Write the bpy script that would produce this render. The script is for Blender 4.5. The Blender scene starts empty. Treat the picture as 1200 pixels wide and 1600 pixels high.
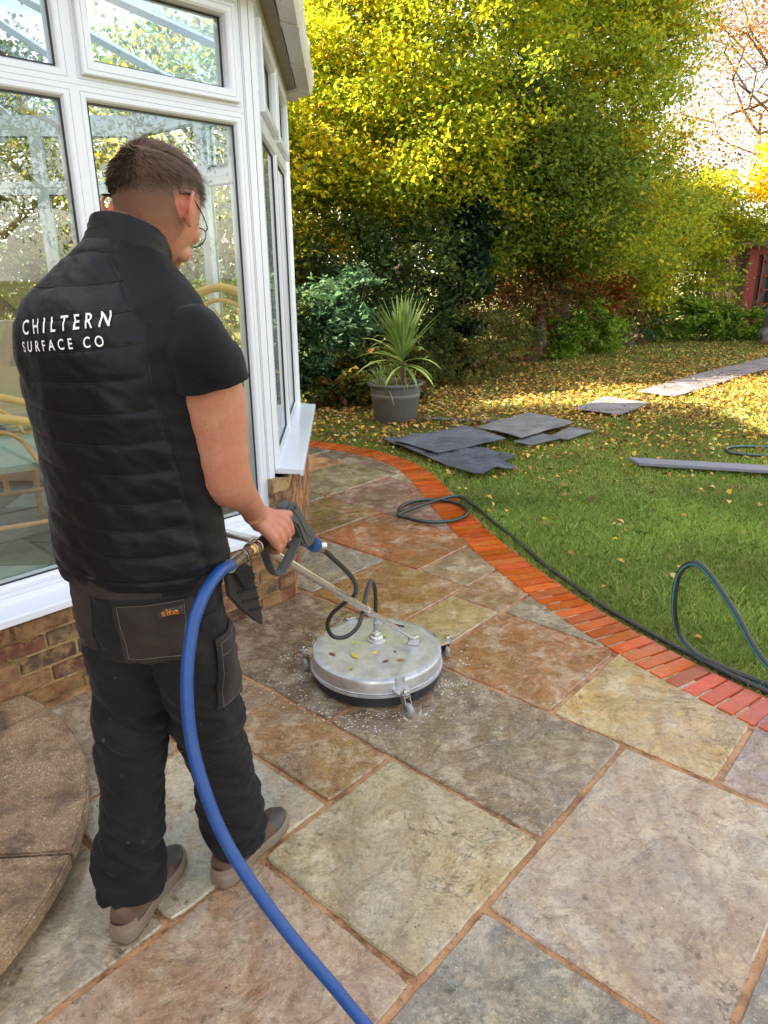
import bpy, bmesh, math, random
import numpy as np
from mathutils import Vector, Matrix, noise
from mathutils.bvhtree import BVHTree
random.seed(7); rng = np.random.default_rng(7)
sc = bpy.context.scene
COL = sc.collection
R_ = math.radians
# ---------------------------------------------------------------- camera
CAMH = 1.6
PIT, ROL, FPX = R_(18.864), R_(0.5014), 1118.7
R0 = Matrix(((1, 0, 0), (0, -math.sin(PIT), -math.cos(PIT)), (0, math.cos(PIT), -math.sin(PIT))))
c_, s_ = math.cos(ROL), math.sin(ROL)
RC = Matrix(((c_, s_, 0), (-s_, c_, 0), (0, 0, 1))) @ R0
cam = bpy.data.objects.new('camera', bpy.data.cameras.new('camera')); COL.objects.link(cam)
cam.matrix_world = Matrix.Translation((0, 0, CAMH)) @ Matrix((RC[0], -RC[1], -RC[2])).transposed().to_4x4()
cam.data.sensor_fit = 'VERTICAL'; cam.data.sensor_height = 24; cam.data.sensor_width = 18
cam.data.lens = FPX / 1600 * 24
cam.data.clip_start = 0.02; cam.data.clip_end = 500
sc.camera = cam
# ---------------------------------------------------------------- world, sun, exposure
SUN_AZ, SUN_EL = 262.0, 29.0
SKYO = 2.9
w = bpy.data.worlds.new('World'); sc.world = w; w.use_nodes = True
nt = w.node_tree; N = nt.nodes; L = nt.links; N.clear()
out = N.new('ShaderNodeOutputWorld'); bg = N.new('ShaderNodeBackground')
sky = N.new('ShaderNodeTexSky'); sky.sky_type = 'NISHITA'; sky.sun_disc = False
sky.sun_elevation = R_(SUN_EL); sky.sun_rotation = R_(SUN_AZ); sky.dust_density = 1.5
tc = N.new('ShaderNodeTexCoord'); nz = N.new('ShaderNodeTexNoise')
mp = N.new('ShaderNodeMapping'); mp.inputs['Scale'].default_value = (1, 1, 2.2); mp.inputs['Location'].default_value = (SKYO, 0, 0)
nz.inputs['Scale'].default_value = 2.3; nz.inputs['Detail'].default_value = 7; nz.inputs['Roughness'].default_value = .55
cr = N.new('ShaderNodeValToRGB'); cr.color_ramp.elements[0].position = .45; cr.color_ramp.elements[1].position = .66
mx = N.new('ShaderNodeMix'); mx.data_type = 'RGBA'
mx.inputs[7].default_value = (8.0, 7.7, 7.5, 1)
L.new(tc.outputs['Generated'], mp.inputs[0]); L.new(mp.outputs[0], nz.inputs['Vector']); L.new(nz.outputs[0], cr.inputs[0])
L.new(cr.outputs[0], mx.inputs[0]); L.new(sky.outputs[0], mx.inputs[6]); L.new(mx.outputs[2], bg.inputs[0])
bg.inputs[1].default_value = 0.075
L.new(bg.outputs[0], out.inputs[0])
sun = bpy.data.lights.new('sun', 'SUN'); sun.energy = 4.1; sun.angle = R_(0.53); sun.color = (1, .93, .8)
so = bpy.data.objects.new('sun', sun); COL.objects.link(so)
sdir = Vector((math.sin(R_(SUN_AZ)) * math.cos(R_(SUN_EL)), math.cos(R_(SUN_AZ)) * math.cos(R_(SUN_EL)), math.sin(R_(SUN_EL))))
so.rotation_euler = sdir.to_track_quat('Z', 'Y').to_euler(); so.location = (0, 0, 30)
sc.view_settings.view_transform = 'Standard'; sc.view_settings.look = 'None'
sc.view_settings.exposure = 2.82; sc.view_settings.gamma = 1; sc.view_settings.use_curve_mapping = False
sc.view_settings.use_white_balance = True; sc.view_settings.white_balance_temperature = 7400; sc.view_settings.white_balance_tint = 9
sc.render.engine = 'CYCLES'
sc.cycles.max_bounces = 10; sc.cycles.transparent_max_bounces = 24; sc.cycles.glossy_bounces = 4; sc.cycles.transmission_bounces = 6
sc.cycles.caustics_reflective = False; sc.cycles.caustics_refractive = False
sc.cycles.use_denoising = True
# ---------------------------------------------------------------- material helpers
def lin(r, g, b):
    f = lambda c: (c / 255 / 12.92) if c / 255 <= .04045 else ((c / 255 + .055) / 1.055) ** 2.4
    return (f(r), f(g), f(b), 1)
class NT:
    def __init__(s, name):
        s.m = bpy.data.materials.new(name); s.m.use_nodes = True
        s.t = s.m.node_tree; s.t.nodes.clear()
        s.out = s.t.nodes.new('ShaderNodeOutputMaterial')
        s.b = s.t.nodes.new('ShaderNodeBsdfPrincipled'); s.t.links.new(s.b.outputs[0], s.out.inputs[0])
    def n(s, typ, **kw):
        x = s.t.nodes.new('ShaderNode' + typ)
        for k, v in kw.items():
            if k.startswith('_'): setattr(x, k[1:], v)
            else:
                i = x.inputs[int(k[1:])] if (k[0] == 'i' and k[1:].isdigit()) else x.inputs[k]
                s.set(i, v)
        return x
    def set(s, i, v):
        if hasattr(v, 'is_linked') and hasattr(v, 'node'): s.t.links.new(v, i)
        else: i.default_value = v
    def pos(s): return s.n('NewGeometry').outputs['Position']
    def obj(s): return s.n('TexCoord').outputs['Object']
    def mapv(s, v, scale=(1, 1, 1), rot=(0, 0, 0), loc=(0, 0, 0)):
        x = s.n('Mapping'); s.set(x.inputs[0], v); x.inputs['Scale'].default_value = scale; x.inputs['Rotation'].default_value = rot; s.set(x.inputs['Location'], loc)
        return x.outputs[0]
    def noise(s, v, scale, detail=4, rough=.55, dist=0):
        x = s.n('TexNoise', Scale=scale, Detail=detail, Roughness=rough, Distortion=dist); s.set(x.inputs['Vector'], v); return x.outputs[0]
    def ramp(s, v, *st):
        x = s.n('ValToRGB'); s.set(x.inputs[0], v); e = x.color_ramp.elements
        while len(e) < len(st): e.new(.5)
        for k, (p, c) in enumerate(st):
            e[k].position = p; e[k].color = c if len(c) == 4 else (*c, 1)
        return x.outputs[0]
    def rampv(s, v, a, b, lo=0, hi=1):
        x = s.n('MapRange'); s.set(x.inputs[0], v); x.inputs[1].default_value = a; x.inputs[2].default_value = b; x.inputs[3].default_value = lo; x.inputs[4].default_value = hi
        return x.outputs[0]
    def mix(s, f, a, b, mode='MIX'):
        x = s.n('Mix'); x.data_type = 'RGBA'; x.blend_type = mode
        s.set(x.inputs[0], f); s.set(x.inputs[6], a); s.set(x.inputs[7], b); return x.outputs[2]
    def math(s, op, a, b=0, c=0):
        x = s.n('Math'); x.operation = op; s.set(x.inputs[0], a); s.set(x.inputs[1], b); s.set(x.inputs[2], c); return x.outputs[0]
    def bump(s, h, dist=.01, strength=1, nrm=None):
        x = s.n('Bump', Strength=strength, Distance=dist, Height=h)
        if nrm is not None: s.set(x.inputs['Normal'], nrm)
        return x.outputs[0]
    def B(s, **kw):
        for k, v in kw.items():
            s.set(s.b.inputs[{'base': 'Base Color', 'rough': 'Roughness', 'metal': 'Metallic', 'nrm': 'Normal', 'spec': 'Specular IOR Level', 'coat': 'Coat Weight', 'coatr': 'Coat Roughness', 'sss': 'Subsurface Weight', 'alpha': 'Alpha', 'sheen': 'Sheen Weight'}[k]], v)
        return s
MATS = {}
def M_(name, base, rough=.5, metal=0, var=.12, scale=40, bump=0, bscale=200, coat=0):
    if name in MATS: return MATS[name]
    t = NT(name); p = t.pos()
    nn = t.noise(p, scale, 5)
    dark = tuple(c * (1 - var) for c in base[:3]) + (1,); lite = tuple(min(1, c * (1 + var)) for c in base[:3]) + (1,)
    t.B(base=t.mix(nn, dark, lite), rough=t.rampv(t.noise(p, scale * .4), .3, .7, max(.02, rough - .08), rough + .08), metal=metal, coat=coat)
    if bump: t.B(nrm=t.bump(t.noise(p, bscale, 3), bump))
    MATS[name] = t.m; return t.m
# ---------------------------------------------------------------- object helpers
def winv(p):
    m = Matrix.Identity(4)
    while p is not None:
        m = p.matrix_parent_inverse @ p.matrix_basis @ m if p.parent is not None else p.matrix_basis @ m
        p = p.parent
    return m.inverted()
def setparent(o, p):
    if p is not None:
        o.parent = p; o.matrix_parent_inverse = winv(p)
def tag(o, label=None, cat=None, group=None, kind=None):
    if label: o['label'] = label
    if cat: o['category'] = cat
    if group: o['group'] = group
    if kind: o['kind'] = kind
    return o
def empty(name, loc, label=None, cat=None, group=None, kind=None):
    o = bpy.data.objects.new(name, None); COL.objects.link(o); o.location = loc; o.empty_display_size = .1
    return tag(o, label, cat, group, kind)
def link_mesh(name, me, mat, parent=None, smooth=False, color=None):
    o = bpy.data.objects.new(name, me); COL.objects.link(o)
    if mat is not None and len(me.materials) == 0: me.materials.append(mat)
    if smooth: me.polygons.foreach_set('use_smooth', [True] * len(me.polygons))
    if color: o.color = color
    setparent(o, parent); return o
class MB:
    def __init__(s): s.v = []; s.f = []
    def add(s, vs, fs):
        b = len(s.v); s.v.extend([tuple(x) for x in vs]); s.f.extend([tuple(i + b for i in q) for q in fs]); return s
    def box(s, c, size, M=None, bev=0):
        x, y, z = [k / 2 for k in size]
        vs = [Vector((a * x, b * y, d * z)) for d in (-1, 1) for b in (-1, 1) for a in (-1, 1)]
        if M is not None: vs = [M @ q for q in vs]
        vs = [q + Vector(c) for q in vs]
        return s.add(vs, [(0, 2, 3, 1), (4, 5, 7, 6), (0, 1, 5, 4), (2, 6, 7, 3), (0, 4, 6, 2), (1, 3, 7, 5)])
    def tube(s, pts, r, n=10, cap=True, squash=None, up=None):
        pts = [Vector(p) for p in pts]; m = len(pts)
        if not hasattr(r, '__len__'): r = [r] * m
        t = [(pts[min(i + 1, m - 1)] - pts[max(i - 1, 0)]).normalized() for i in range(m)]
        u = Vector(up) if up is not None else (Vector((0, 0, 1)) if abs(t[0].z) < .9 else Vector((1, 0, 0)))
        u = (u - t[0] * u.dot(t[0])).normalized(); rings = []
        for i in range(m):
            u = (u - t[i] * u.dot(t[i])).normalized(); wv = t[i].cross(u)
            sq = squash or (1, 1)
            rings.append([pts[i] + (u * math.cos(a) * sq[0] + wv * math.sin(a) * sq[1]) * r[i] for a in [2 * math.pi * k / n for k in range(n)]])
        vs = [q for g in rings for q in g]; fs = []
        for i in range(m - 1):
            for k in range(n): fs.append((i * n + k, i * n + (k + 1) % n, (i + 1) * n + (k + 1) % n, (i + 1) * n + k))
        if cap: fs.append(tuple(reversed(range(n)))); fs.append(tuple((m - 1) * n + k for k in range(n)))
        return s.add(vs, fs)
    def loft(s, rings, n=32, cap=True, wf=None, ex=2.0):
        """rings: (cx,cy,cz,rx,ry[,tiltf,tiltr]) in local coords mapped by wf"""
        vs = []
        for g in rings:
            cx, cy, cz, rx, ry = g[:5]; tf = g[5] if len(g) > 5 else 0; tr = g[6] if len(g) > 6 else 0
            for k in range(n):
                a = 2 * math.pi * k / n; ca, sa = math.cos(a), math.sin(a)
                x = rx * math.copysign(abs(ca) ** (2 / ex), ca); y = ry * math.copysign(abs(sa) ** (2 / ex), sa)
                q = (cx + x, cy + y, cz + tf * y + tr * x); vs.append(wf(*q) if wf else q)
        fs = []; m = len(rings)
        for i in range(m - 1):
            for k in range(n): fs.append((i * n + k, i * n + (k + 1) % n, (i + 1) * n + (k + 1) % n, (i + 1) * n + k))
        if cap: fs.append(tuple(reversed(range(n)))); fs.append(tuple((m - 1) * n + k for k in range(n)))
        return s.add(vs, fs)
    def lathe(s, prof, c=(0, 0, 0), n=32, M=None, cap=False):
        vs = []
        for r, z in prof:
            for k in range(n):
                a = 2 * math.pi * k / n; q = Vector((r * math.cos(a), r * math.sin(a), z))
                if M is not None: q = M @ q
                vs.append(q + Vector(c))
        fs = []; m = len(prof)
        for i in range(m - 1):
            for k in range(n): fs.append((i * n + k, i * n + (k + 1) % n, (i + 1) * n + (k + 1) % n, (i + 1) * n + k))
        if cap: fs.append(tuple(reversed(range(n)))); fs.append(tuple((m - 1) * n + k for k in range(n)))
        return s.add(vs, fs)
    def prism(s, poly, ax, ay, az, o, d0, d1):
        """extrude 2D poly: o + x*ax + y*ay, thickness along az from d0 to d1"""
        ax, ay, az, o = map(Vector, (ax, ay, az, o)); n = len(poly)
        vs = [o + ax * p[0] + ay * p[1] + az * d for d in (d0, d1) for p in poly]
        return s.add(vs, [tuple(reversed(range(n))), tuple(range(n, 2 * n))] + [(k, (k + 1) % n, n + (k + 1) % n, n + k) for k in range(n)])
    def ball(s, c, r, n=12, M=None):
        rx, ry, rz = r if hasattr(r, '__len__') else (r, r, r); m = n // 2; vs = []; fs = []
        for i in range(m + 1):
            th = math.pi * i / m
            for k in range(n):
                a = 2 * math.pi * k / n; q = Vector((rx * math.sin(th) * math.cos(a), ry * math.sin(th) * math.sin(a), rz * math.cos(th)))
                if M is not None: q = M @ q
                vs.append(q + Vector(c))
        for i in range(m):
            for k in range(n): fs.append((i * n + k, (i + 1) * n + k, (i + 1) * n + (k + 1) % n, i * n + (k + 1) % n))
        return s.add(vs, fs)
    def mesh(s, name='m'):
        me = bpy.data.meshes.new(name); me.from_pydata(s.v, [], s.f); me.validate(); return me
    def build(s, name, mat, parent=None, smooth=False, bev=0, color=None, clean=True, sharp=50):
        me = s.mesh(name)
        if clean or bev:
            bm = bmesh.new(); bm.from_mesh(me); bmesh.ops.remove_doubles(bm, verts=bm.verts, dist=1e-6); bmesh.ops.recalc_face_normals(bm, faces=bm.faces)
            if bev:
                es = [e for e in bm.edges if len(e.link_faces) == 2 and e.calc_face_angle(0) > .5]
                bmesh.ops.bevel(bm, geom=es, offset=bev, segments=2, affect='EDGES', clamp_overlap=True)
            bm.to_mesh(me); bm.free()
        o = link_mesh(name, me, mat, parent, smooth, color)
        if smooth: me.set_sharp_from_angle(angle=R_(sharp))
        return o
def remesh(mb, voxel, smooth=2):
    o = bpy.data.objects.new('t', mb.mesh('t')); COL.objects.link(o)
    md = o.modifiers.new('r', 'REMESH'); md.mode = 'VOXEL'; md.voxel_size = voxel; md.use_smooth_shade = True
    if smooth: sm = o.modifiers.new('s', 'SMOOTH'); sm.iterations = smooth; sm.factor = .5
    dg = bpy.context.evaluated_depsgraph_get(); me = bpy.data.meshes.new_from_object(o.evaluated_get(dg))
    bpy.data.objects.remove(o); return me
def vget(me):
    a = np.empty(len(me.vertices) * 3, 'f4'); me.vertices.foreach_get('co', a); return a.reshape(-1, 3)
def vset(me, a): me.vertices.foreach_set('co', np.ascontiguousarray(a, 'f4').ravel()); me.update()
def nget(me):
    a = np.empty(len(me.vertices) * 3, 'f4'); me.vertices.foreach_get('normal', a); return a.reshape(-1, 3)
def catmull(P, k=8):
    P = [Vector(p) for p in P]; o = []
    for i in range(len(P) - 1):
        a, b, c, d = P[max(i - 1, 0)], P[i], P[i + 1], P[min(i + 2, len(P) - 1)]
        for j in range(k):
            t = j / k
            o.append(.5 * ((2 * b) + (c - a) * t + (2 * a - 5 * b + 4 * c - d) * t * t + (3 * b - a - 3 * c + d) * t ** 3))
    o.append(P[-1]); return o
def npmesh(name, V, F, mat, parent=None, col=None, smooth=False):
    """V (n,3), F (m,k) arrays"""
    me = bpy.data.meshes.new(name); k = F.shape[1]
    me.vertices.add(len(V)); me.vertices.foreach_set('co', np.ascontiguousarray(V, 'f4').ravel())
    me.loops.add(F.size); me.loops.foreach_set('vertex_index', np.ascontiguousarray(F, 'i4').ravel())
    me.polygons.add(len(F)); me.polygons.foreach_set('loop_start', np.arange(0, F.size, k, dtype='i4'))
    me.update(calc_edges=True)
    if col is not None:
        ca = me.color_attributes.new('col', 'FLOAT_COLOR', 'POINT'); c4 = np.ones((len(V), 4), 'f4'); c4[:, :3] = col; ca.data.foreach_set('color', c4.ravel())
    return link_mesh(name, me, mat, parent, smooth)
# ================================================================ MATERIALS (setting)
def mat_sandstone():
    t = NT('sandstone'); p = t.pos(); oi = t.n('ObjectInfo')
    off = t.n('CombineXYZ'); t.set(off.inputs[0], t.math('MULTIPLY', oi.outputs['Random'], 37)); t.set(off.inputs[1], t.math('MULTIPLY', oi.outputs['Random'], 91))
    v = t.n('VectorMath'); v.operation = 'ADD'; t.set(v.inputs[0], p); t.set(v.inputs[1], off.outputs[0]); v = v.outputs[0]
    base = t.mix(.06, oi.outputs['Color'], (1, 1, 1, 1))
    big = t.noise(v, 3.2, 8, .68, .5); mid = t.noise(v, 8, 10, .74, .5); fine = t.noise(v, 70, 6, .75)
    warm = t.mix(1, base, lin(250, 232, 206), 'MULTIPLY'); cool = t.mix(1, base, lin(226, 226, 228), 'MULTIPLY')
    c = t.mix(t.rampv(big, .38, .62), cool, warm)
    pale = t.mix(t.rampv(mid, .49, .58, 0, .42), c, lin(232, 218, 192))
    # layered banding of the split stone
    wv = t.n('TexWave', Scale=2.2, Distortion=9, Detail=4, **{'Detail Scale': 1.4}); t.set(wv.inputs[0], v)
    c = t.mix(t.rampv(wv.outputs[1], .55, .95, 0, .30), pale, t.mix(1, base, lin(190, 150, 110), 'MULTIPLY'))
    mot = t.noise(v, 34, 9, .8); c = t.mix(t.rampv(mot, .50, .60, 0, .5), c, t.mix(1, c, lin(168, 152, 136), 'MULTIPLY')); c = t.mix(t.rampv(t.noise(v, 19, 9, .8), .50, .60, 0, .3), c, lin(220, 192, 150))
    c = t.mix(t.rampv(fine, .35, .75, 0, .42), c, t.mix(1, c, lin(150, 140, 132), 'MULTIPLY'))
    # dirt bloom and black lichen specks in patches
    patch = t.rampv(t.noise(v, 5.5, 3), .50, .62)
    sp = t.n('TexVoronoi', Scale=62); t.set(sp.inputs[0], v)
    spk = t.math('MULTIPLY', t.rampv(sp.outputs['Distance'], .22, .16), t.rampv(t.noise(v, 28, 2), .54, .6))
    spk = t.math('MULTIPLY', spk, t.math('MAXIMUM', patch, .12))
    c = t.mix(t.math('MULTIPLY', spk, .85), c, lin(44, 40, 34))
    bl = t.rampv(t.noise(v, 17, 4, .6), .6, .72, 0, .5)
    c = t.mix(t.math('MULTIPLY', bl, t.rampv(t.noise(v, 2.1, 2), .45, .6)), c, lin(98, 88, 68))
    sp2 = t.n('TexVoronoi', Scale=21); t.set(sp2.inputs[0], v)
    s2 = t.math('MULTIPLY', t.rampv(t.math('ADD', sp2.outputs['Distance'], t.math('MULTIPLY', t.noise(v, 90, 3), .22)), .36, .24), t.rampv(t.noise(v, 4.1, 2), .56, .62)); c = t.mix(t.math('MULTIPLY', s2, .62), c, lin(74, 66, 46))
    bl2 = t.rampv(t.noise(v, 130, 2, .6), .62, .7, 0, .5)
    c = t.mix(bl2, c, lin(228, 222, 205))
    # riven edges: thin contour lines where one layer of stone ends and the next begins
    cn = t.n('TexNoise', Scale=2.6, Detail=9, Roughness=.62, Distortion=.8); t.set(cn.inputs['Vector'], v); cn = cn.outputs[0]
    fr = t.math('FRACT', t.math('MULTIPLY', cn, 9)); ln = t.math('ABSOLUTE', t.math('SUBTRACT', fr, .5))
    crack = t.math('MULTIPLY', t.rampv(ln, .05, 0), t.rampv(t.noise(v, 2.4, 2), .54, .64))
    c = t.mix(t.math('MULTIPLY', crack, .5), c, t.mix(1, c, lin(120, 98, 78), 'MULTIPLY'))
    # riven surface: terraces + grain
    terr = t.n('TexNoise', Scale=6, Detail=8, Roughness=.6, Distortion=1.2); t.set(terr.inputs['Vector'], v)
    tq = t.math('ADD', t.math('SNAP', terr.outputs[0], .05), t.math('MULTIPLY', t.math('FLOOR', t.math('ADD', t.math('MULTIPLY', cn, 9), .5)), .10))
    hgt = t.math('ADD', t.math('MULTIPLY', tq, .5), t.math('MULTIPLY', terr.outputs[0], .9))
    n1 = t.bump(hgt, .024, 1); n2 = t.bump(t.noise(v, 55, 6, .7), .0035, .9, n1); n3 = t.bump(t.noise(v, 300, 3), .0008, .8, n2)
    n3 = t.bump(t.math('MULTIPLY', crack, -1), .004, .8, n3)
    # wetness: damp everywhere, pooled in the hollows
    wet = t.noise(p, 1.7, 5, .6, .3); pool = t.noise(v, 14, 4, .6)
    ro = t.math('MULTIPLY', t.rampv(wet, .35, .62, .30, .62), t.rampv(pool, .38, .62, .55, 1.0))
    wm = t.rampv(t.math('ADD', t.noise(p, 2.1, 8, .68, .4), t.math('MULTIPLY', t.noise(v, 12, 3), .10)), .50, .60)
    c = t.mix(t.math('MULTIPLY', wm, .5), c, t.mix(1, c, lin(206, 196, 186), 'MULTIPLY'))
    t.B(base=c, rough=ro, nrm=n3, spec=.5)
    t.B(coat=wm, coatr=.05); t.b.inputs['Coat IOR'].default_value = 1.5
    nc = t.bump(hgt, .004, .35, t.bump(t.noise(v, 14, 5, .6), .0025, .4)); t.set(t.b.inputs['Coat Normal'], nc)
    return t.m
def mat_mortar(name, c1, c2, rough=.75):
    t = NT(name); p = t.pos()
    c = t.mix(t.rampv(t.noise(p, 9, 6, .7), .35, .65), c1, c2)
    c = t.mix(t.rampv(t.noise(p, 5, 8, .75), .48, .62, 0, .8), c, t.mix(1, c, lin(140, 112, 92), 'MULTIPLY')); c = t.mix(t.rampv(t.noise(p, 26, 6, .75), .54, .64, 0, .6), c, lin(74, 54, 40))
    c = t.mix(t.rampv(t.noise(p, 160, 2), .6, .72, 0, .5), c, lin(70, 55, 40))
    t.B(base=c, rough=rough, nrm=t.bump(t.noise(p, 90, 5, .7), .004, .8)); return t.m
def mat_brick(name, wetc):
    t = NT(name); p = t.pos(); oi = t.n('ObjectInfo')
    b = oi.outputs['Color']; rnd = oi.outputs['Random']
    off = t.n('CombineXYZ'); t.set(off.inputs[0], t.math('MULTIPLY', rnd, 51)); v = t.n('VectorMath'); v.operation = 'ADD'; t.set(v.inputs[0], p); t.set(v.inputs[1], off.outputs[0]); v = v.outputs[0]
    if wetc:
        c = t.mix(t.rampv(t.noise(v, 22, 5, .7), .3, .7, 0, .5), b, t.mix(1, b, lin(205, 140, 120), 'MULTIPLY'))
        c = t.mix(t.rampv(t.noise(v, 75, 3), .66, .74, 0, .7), c, lin(222, 190, 165))
        c = t.mix(t.rampv(t.noise(v, 9, 3), .6, .72, 0, .35), c, lin(120, 40, 22))
        c = t.mix(t.rampv(t.noise(p, 11, 6, .7), .52, .68, 0, .45), c, lin(150, 76, 48)); hv = t.n('HueSaturation'); t.set(hv.inputs['Value'], t.rampv(rnd, 0, 1, .72, 1.1)); t.set(hv.inputs['Color'], c); c = hv.outputs[0]
        t.B(base=c, rough=t.rampv(t.noise(p, 3, 4), .4, .6, .12, .42), nrm=t.bump(t.noise(v, 60, 4), .0012, .8), coat=.35, coatr=.2)
    else:
        c = t.mix(t.rampv(t.noise(v, 14, 6, .75), .38, .62, 0, .75), b, t.mix(1, b, lin(150, 120, 110), 'MULTIPLY'))
        c = t.mix(t.rampv(t.noise(p, 13, 9, .8), .47, .58, 0, .8), c, lin(160, 124, 84))
        c = t.mix(t.rampv(t.noise(v, 60, 3), .64, .7, 0, .8), c, lin(52, 34, 30))
        c = t.mix(t.rampv(t.noise(p, 7, 8, .75), .50, .66, 0, .6), c, lin(120, 92, 64))
        t.B(base=c, rough=.6, nrm=t.bump(t.noise(v, 45, 6, .75), .006, 1))
    return t.m
def mat_aggregate():
    t = NT('exposed_aggregate'); p = t.pos()
    vo = t.n('TexVoronoi', Scale=230); t.set(vo.inputs[0], p)
    cc = t.n('SeparateColor'); t.set(cc.inputs[0], vo.outputs['Color'])
    c = t.ramp(cc.outputs[0], (0, lin(124, 102, 80)), (.35, lin(172, 146, 114)), (.6, lin(148, 122, 94)), (.90, lin(190, 166, 134)), (.985, lin(225, 214, 194)))
    c = t.mix(t.rampv(t.noise(p, 3, 4), .35, .6, 0, .5), c, lin(176, 140, 108))
    c = t.mix(t.rampv(t.noise(p, 6, 5, .7), .52, .64, 0, .75), c, lin(66, 56, 48))
    c = t.mix(t.rampv(t.noise(p, 2.2, 6, .7), .4, .62, 0, .5), c, lin(134, 98, 68)); c = t.mix(t.rampv(t.noise(p, 4.5, 8, .75), .50, .62, 0, .6), c, lin(78, 64, 52)); t.B(base=c, rough=t.rampv(cc.outputs[1], 0, 1, .3, .75), nrm=t.bump(vo.outputs['Distance'], .004, .8)); return t.m
def mat_glass():
    t = NT('window_glass'); N = t.n
    lw = N('LayerWeight', Blend=.5); f = t.math('POWER', lw.outputs['Facing'], 4.0); f = t.math('MULTIPLY_ADD', f, .85, .062)
    tr = N('BsdfTransparent', Color=(.93, .97, .955, 1)); gl = N('BsdfGlossy', Color=(1, 1, 1, 1), Roughness=.0)
    nm = t.bump(t.noise(t.pos(), .7, 1), .003, .10); t.set(gl.inputs['Normal'], nm)
    mx = N('MixShader'); t.set(mx.inputs[0], f); t.set(mx.inputs[1], tr.outputs[0]); t.set(mx.inputs[2], gl.outputs[0])
    t.t.links.new(mx.outputs[0], t.out.inputs[0]); return t.m
def mat_lawn():
    t = NT('lawn_ground'); p = t.pos()
    c = t.mix(t.noise(p, 25, 6, .7), lin(84, 100, 38), lin(124, 130, 60))
    c = t.mix(t.rampv(t.noise(p, 1.2, 5), .45, .65), c, lin(132, 112, 66))
    t.B(base=c, rough=.9, nrm=t.bump(t.noise(p, 70, 4), .02, .8)); return t.m
MS = mat_sandstone(); MMORT = mat_mortar('orange_mortar', lin(172, 122, 84), lin(202, 156, 114), .5); MWM = mat_mortar('wall_mortar', lin(150, 122, 84), lin(178, 150, 108))
MBW = mat_brick('wet_paver', True); MBR = mat_brick('stock_brick', False); MAG = mat_aggregate(); MGL = mat_glass(); MLAWN = mat_lawn()
MUP = M_('white_upvc', (.70, .735, .83), .22, var=.02, scale=3, bump=.0003, bscale=9)
MUPG = M_('gutter_upvc', (.70, .68, .66), .35, var=.06, scale=6)
MGASK = M_('black_gasket', (.02, .02, .02), .6)
# ================================================================ GROUND
G = R_(41.327); HH = CAMH
def UV(u, v, z=0): return Vector((u * HH * math.sin(G) + v * HH * math.cos(G), u * HH * math.cos(G) - v * HH * math.sin(G), z))
bm_ = MB(); S = 120
bm_.add([(-S, -S, -.014), (S, -S, -.014), (S, S, -.014), (-S, S, -.014)], [(0, 1, 2, 3)])
lawn = tag(bm_.build('lawn', MLAWN, clean=False), 'mown back garden lawn strewn with fallen leaves', kind='structure')
MIDC = catmull([(-4.2, 7.7, 0), (-2.6, 7.45, 0), (-1.4, 7.08, 0), (-.70, 6.72, 0), (-.28, 6.47, 0), (.005, 6.18, 0), (.19, 5.88, 0), (.315, 5.5, 0), (.395, 5.08, 0), (.475, 4.66, 0), (.567, 4.25, 0), (.655, 3.93, 0), (.755, 3.62, 0), (.855, 3.34, 0), (.965, 3.08, 0), (1.09, 2.83, 0), (1.235, 2.57, 0), (1.40, 2.33, 0), (1.62, 2.07, 0), (1.9, 1.82, 0), (2.4, 1.5, 0), (3.4, 1.1, 0)], 12)
MIDA = np.array([(p.x, p.y) for p in MIDC])
def midside(x, y):
    """distance to border centre line, >0 on the lawn side, and index"""
    d = MIDA - (x, y); i = int((d ** 2).sum(1).argmin()); i2 = min(max(i, 1), len(MIDA) - 2)
    tt = MIDA[i2 + 1] - MIDA[i2 - 1]; nn = np.array([-tt[1], tt[0]]) / np.hypot(*tt)
    return float((np.array([x, y]) - MIDA[i]) @ nn), i
poly = [(p.x, p.y, -.007) for p in MIDC] + [(3.4, -4, -.007), (-5.1, -4, -.007), (-5.1, 7.7, -.007)]
patio = empty('patio', (0, 3, 0), kind='structure')
MB().add(poly, [tuple(reversed(range(len(poly))))]).build('mortar_bed', MMORT, patio)
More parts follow.
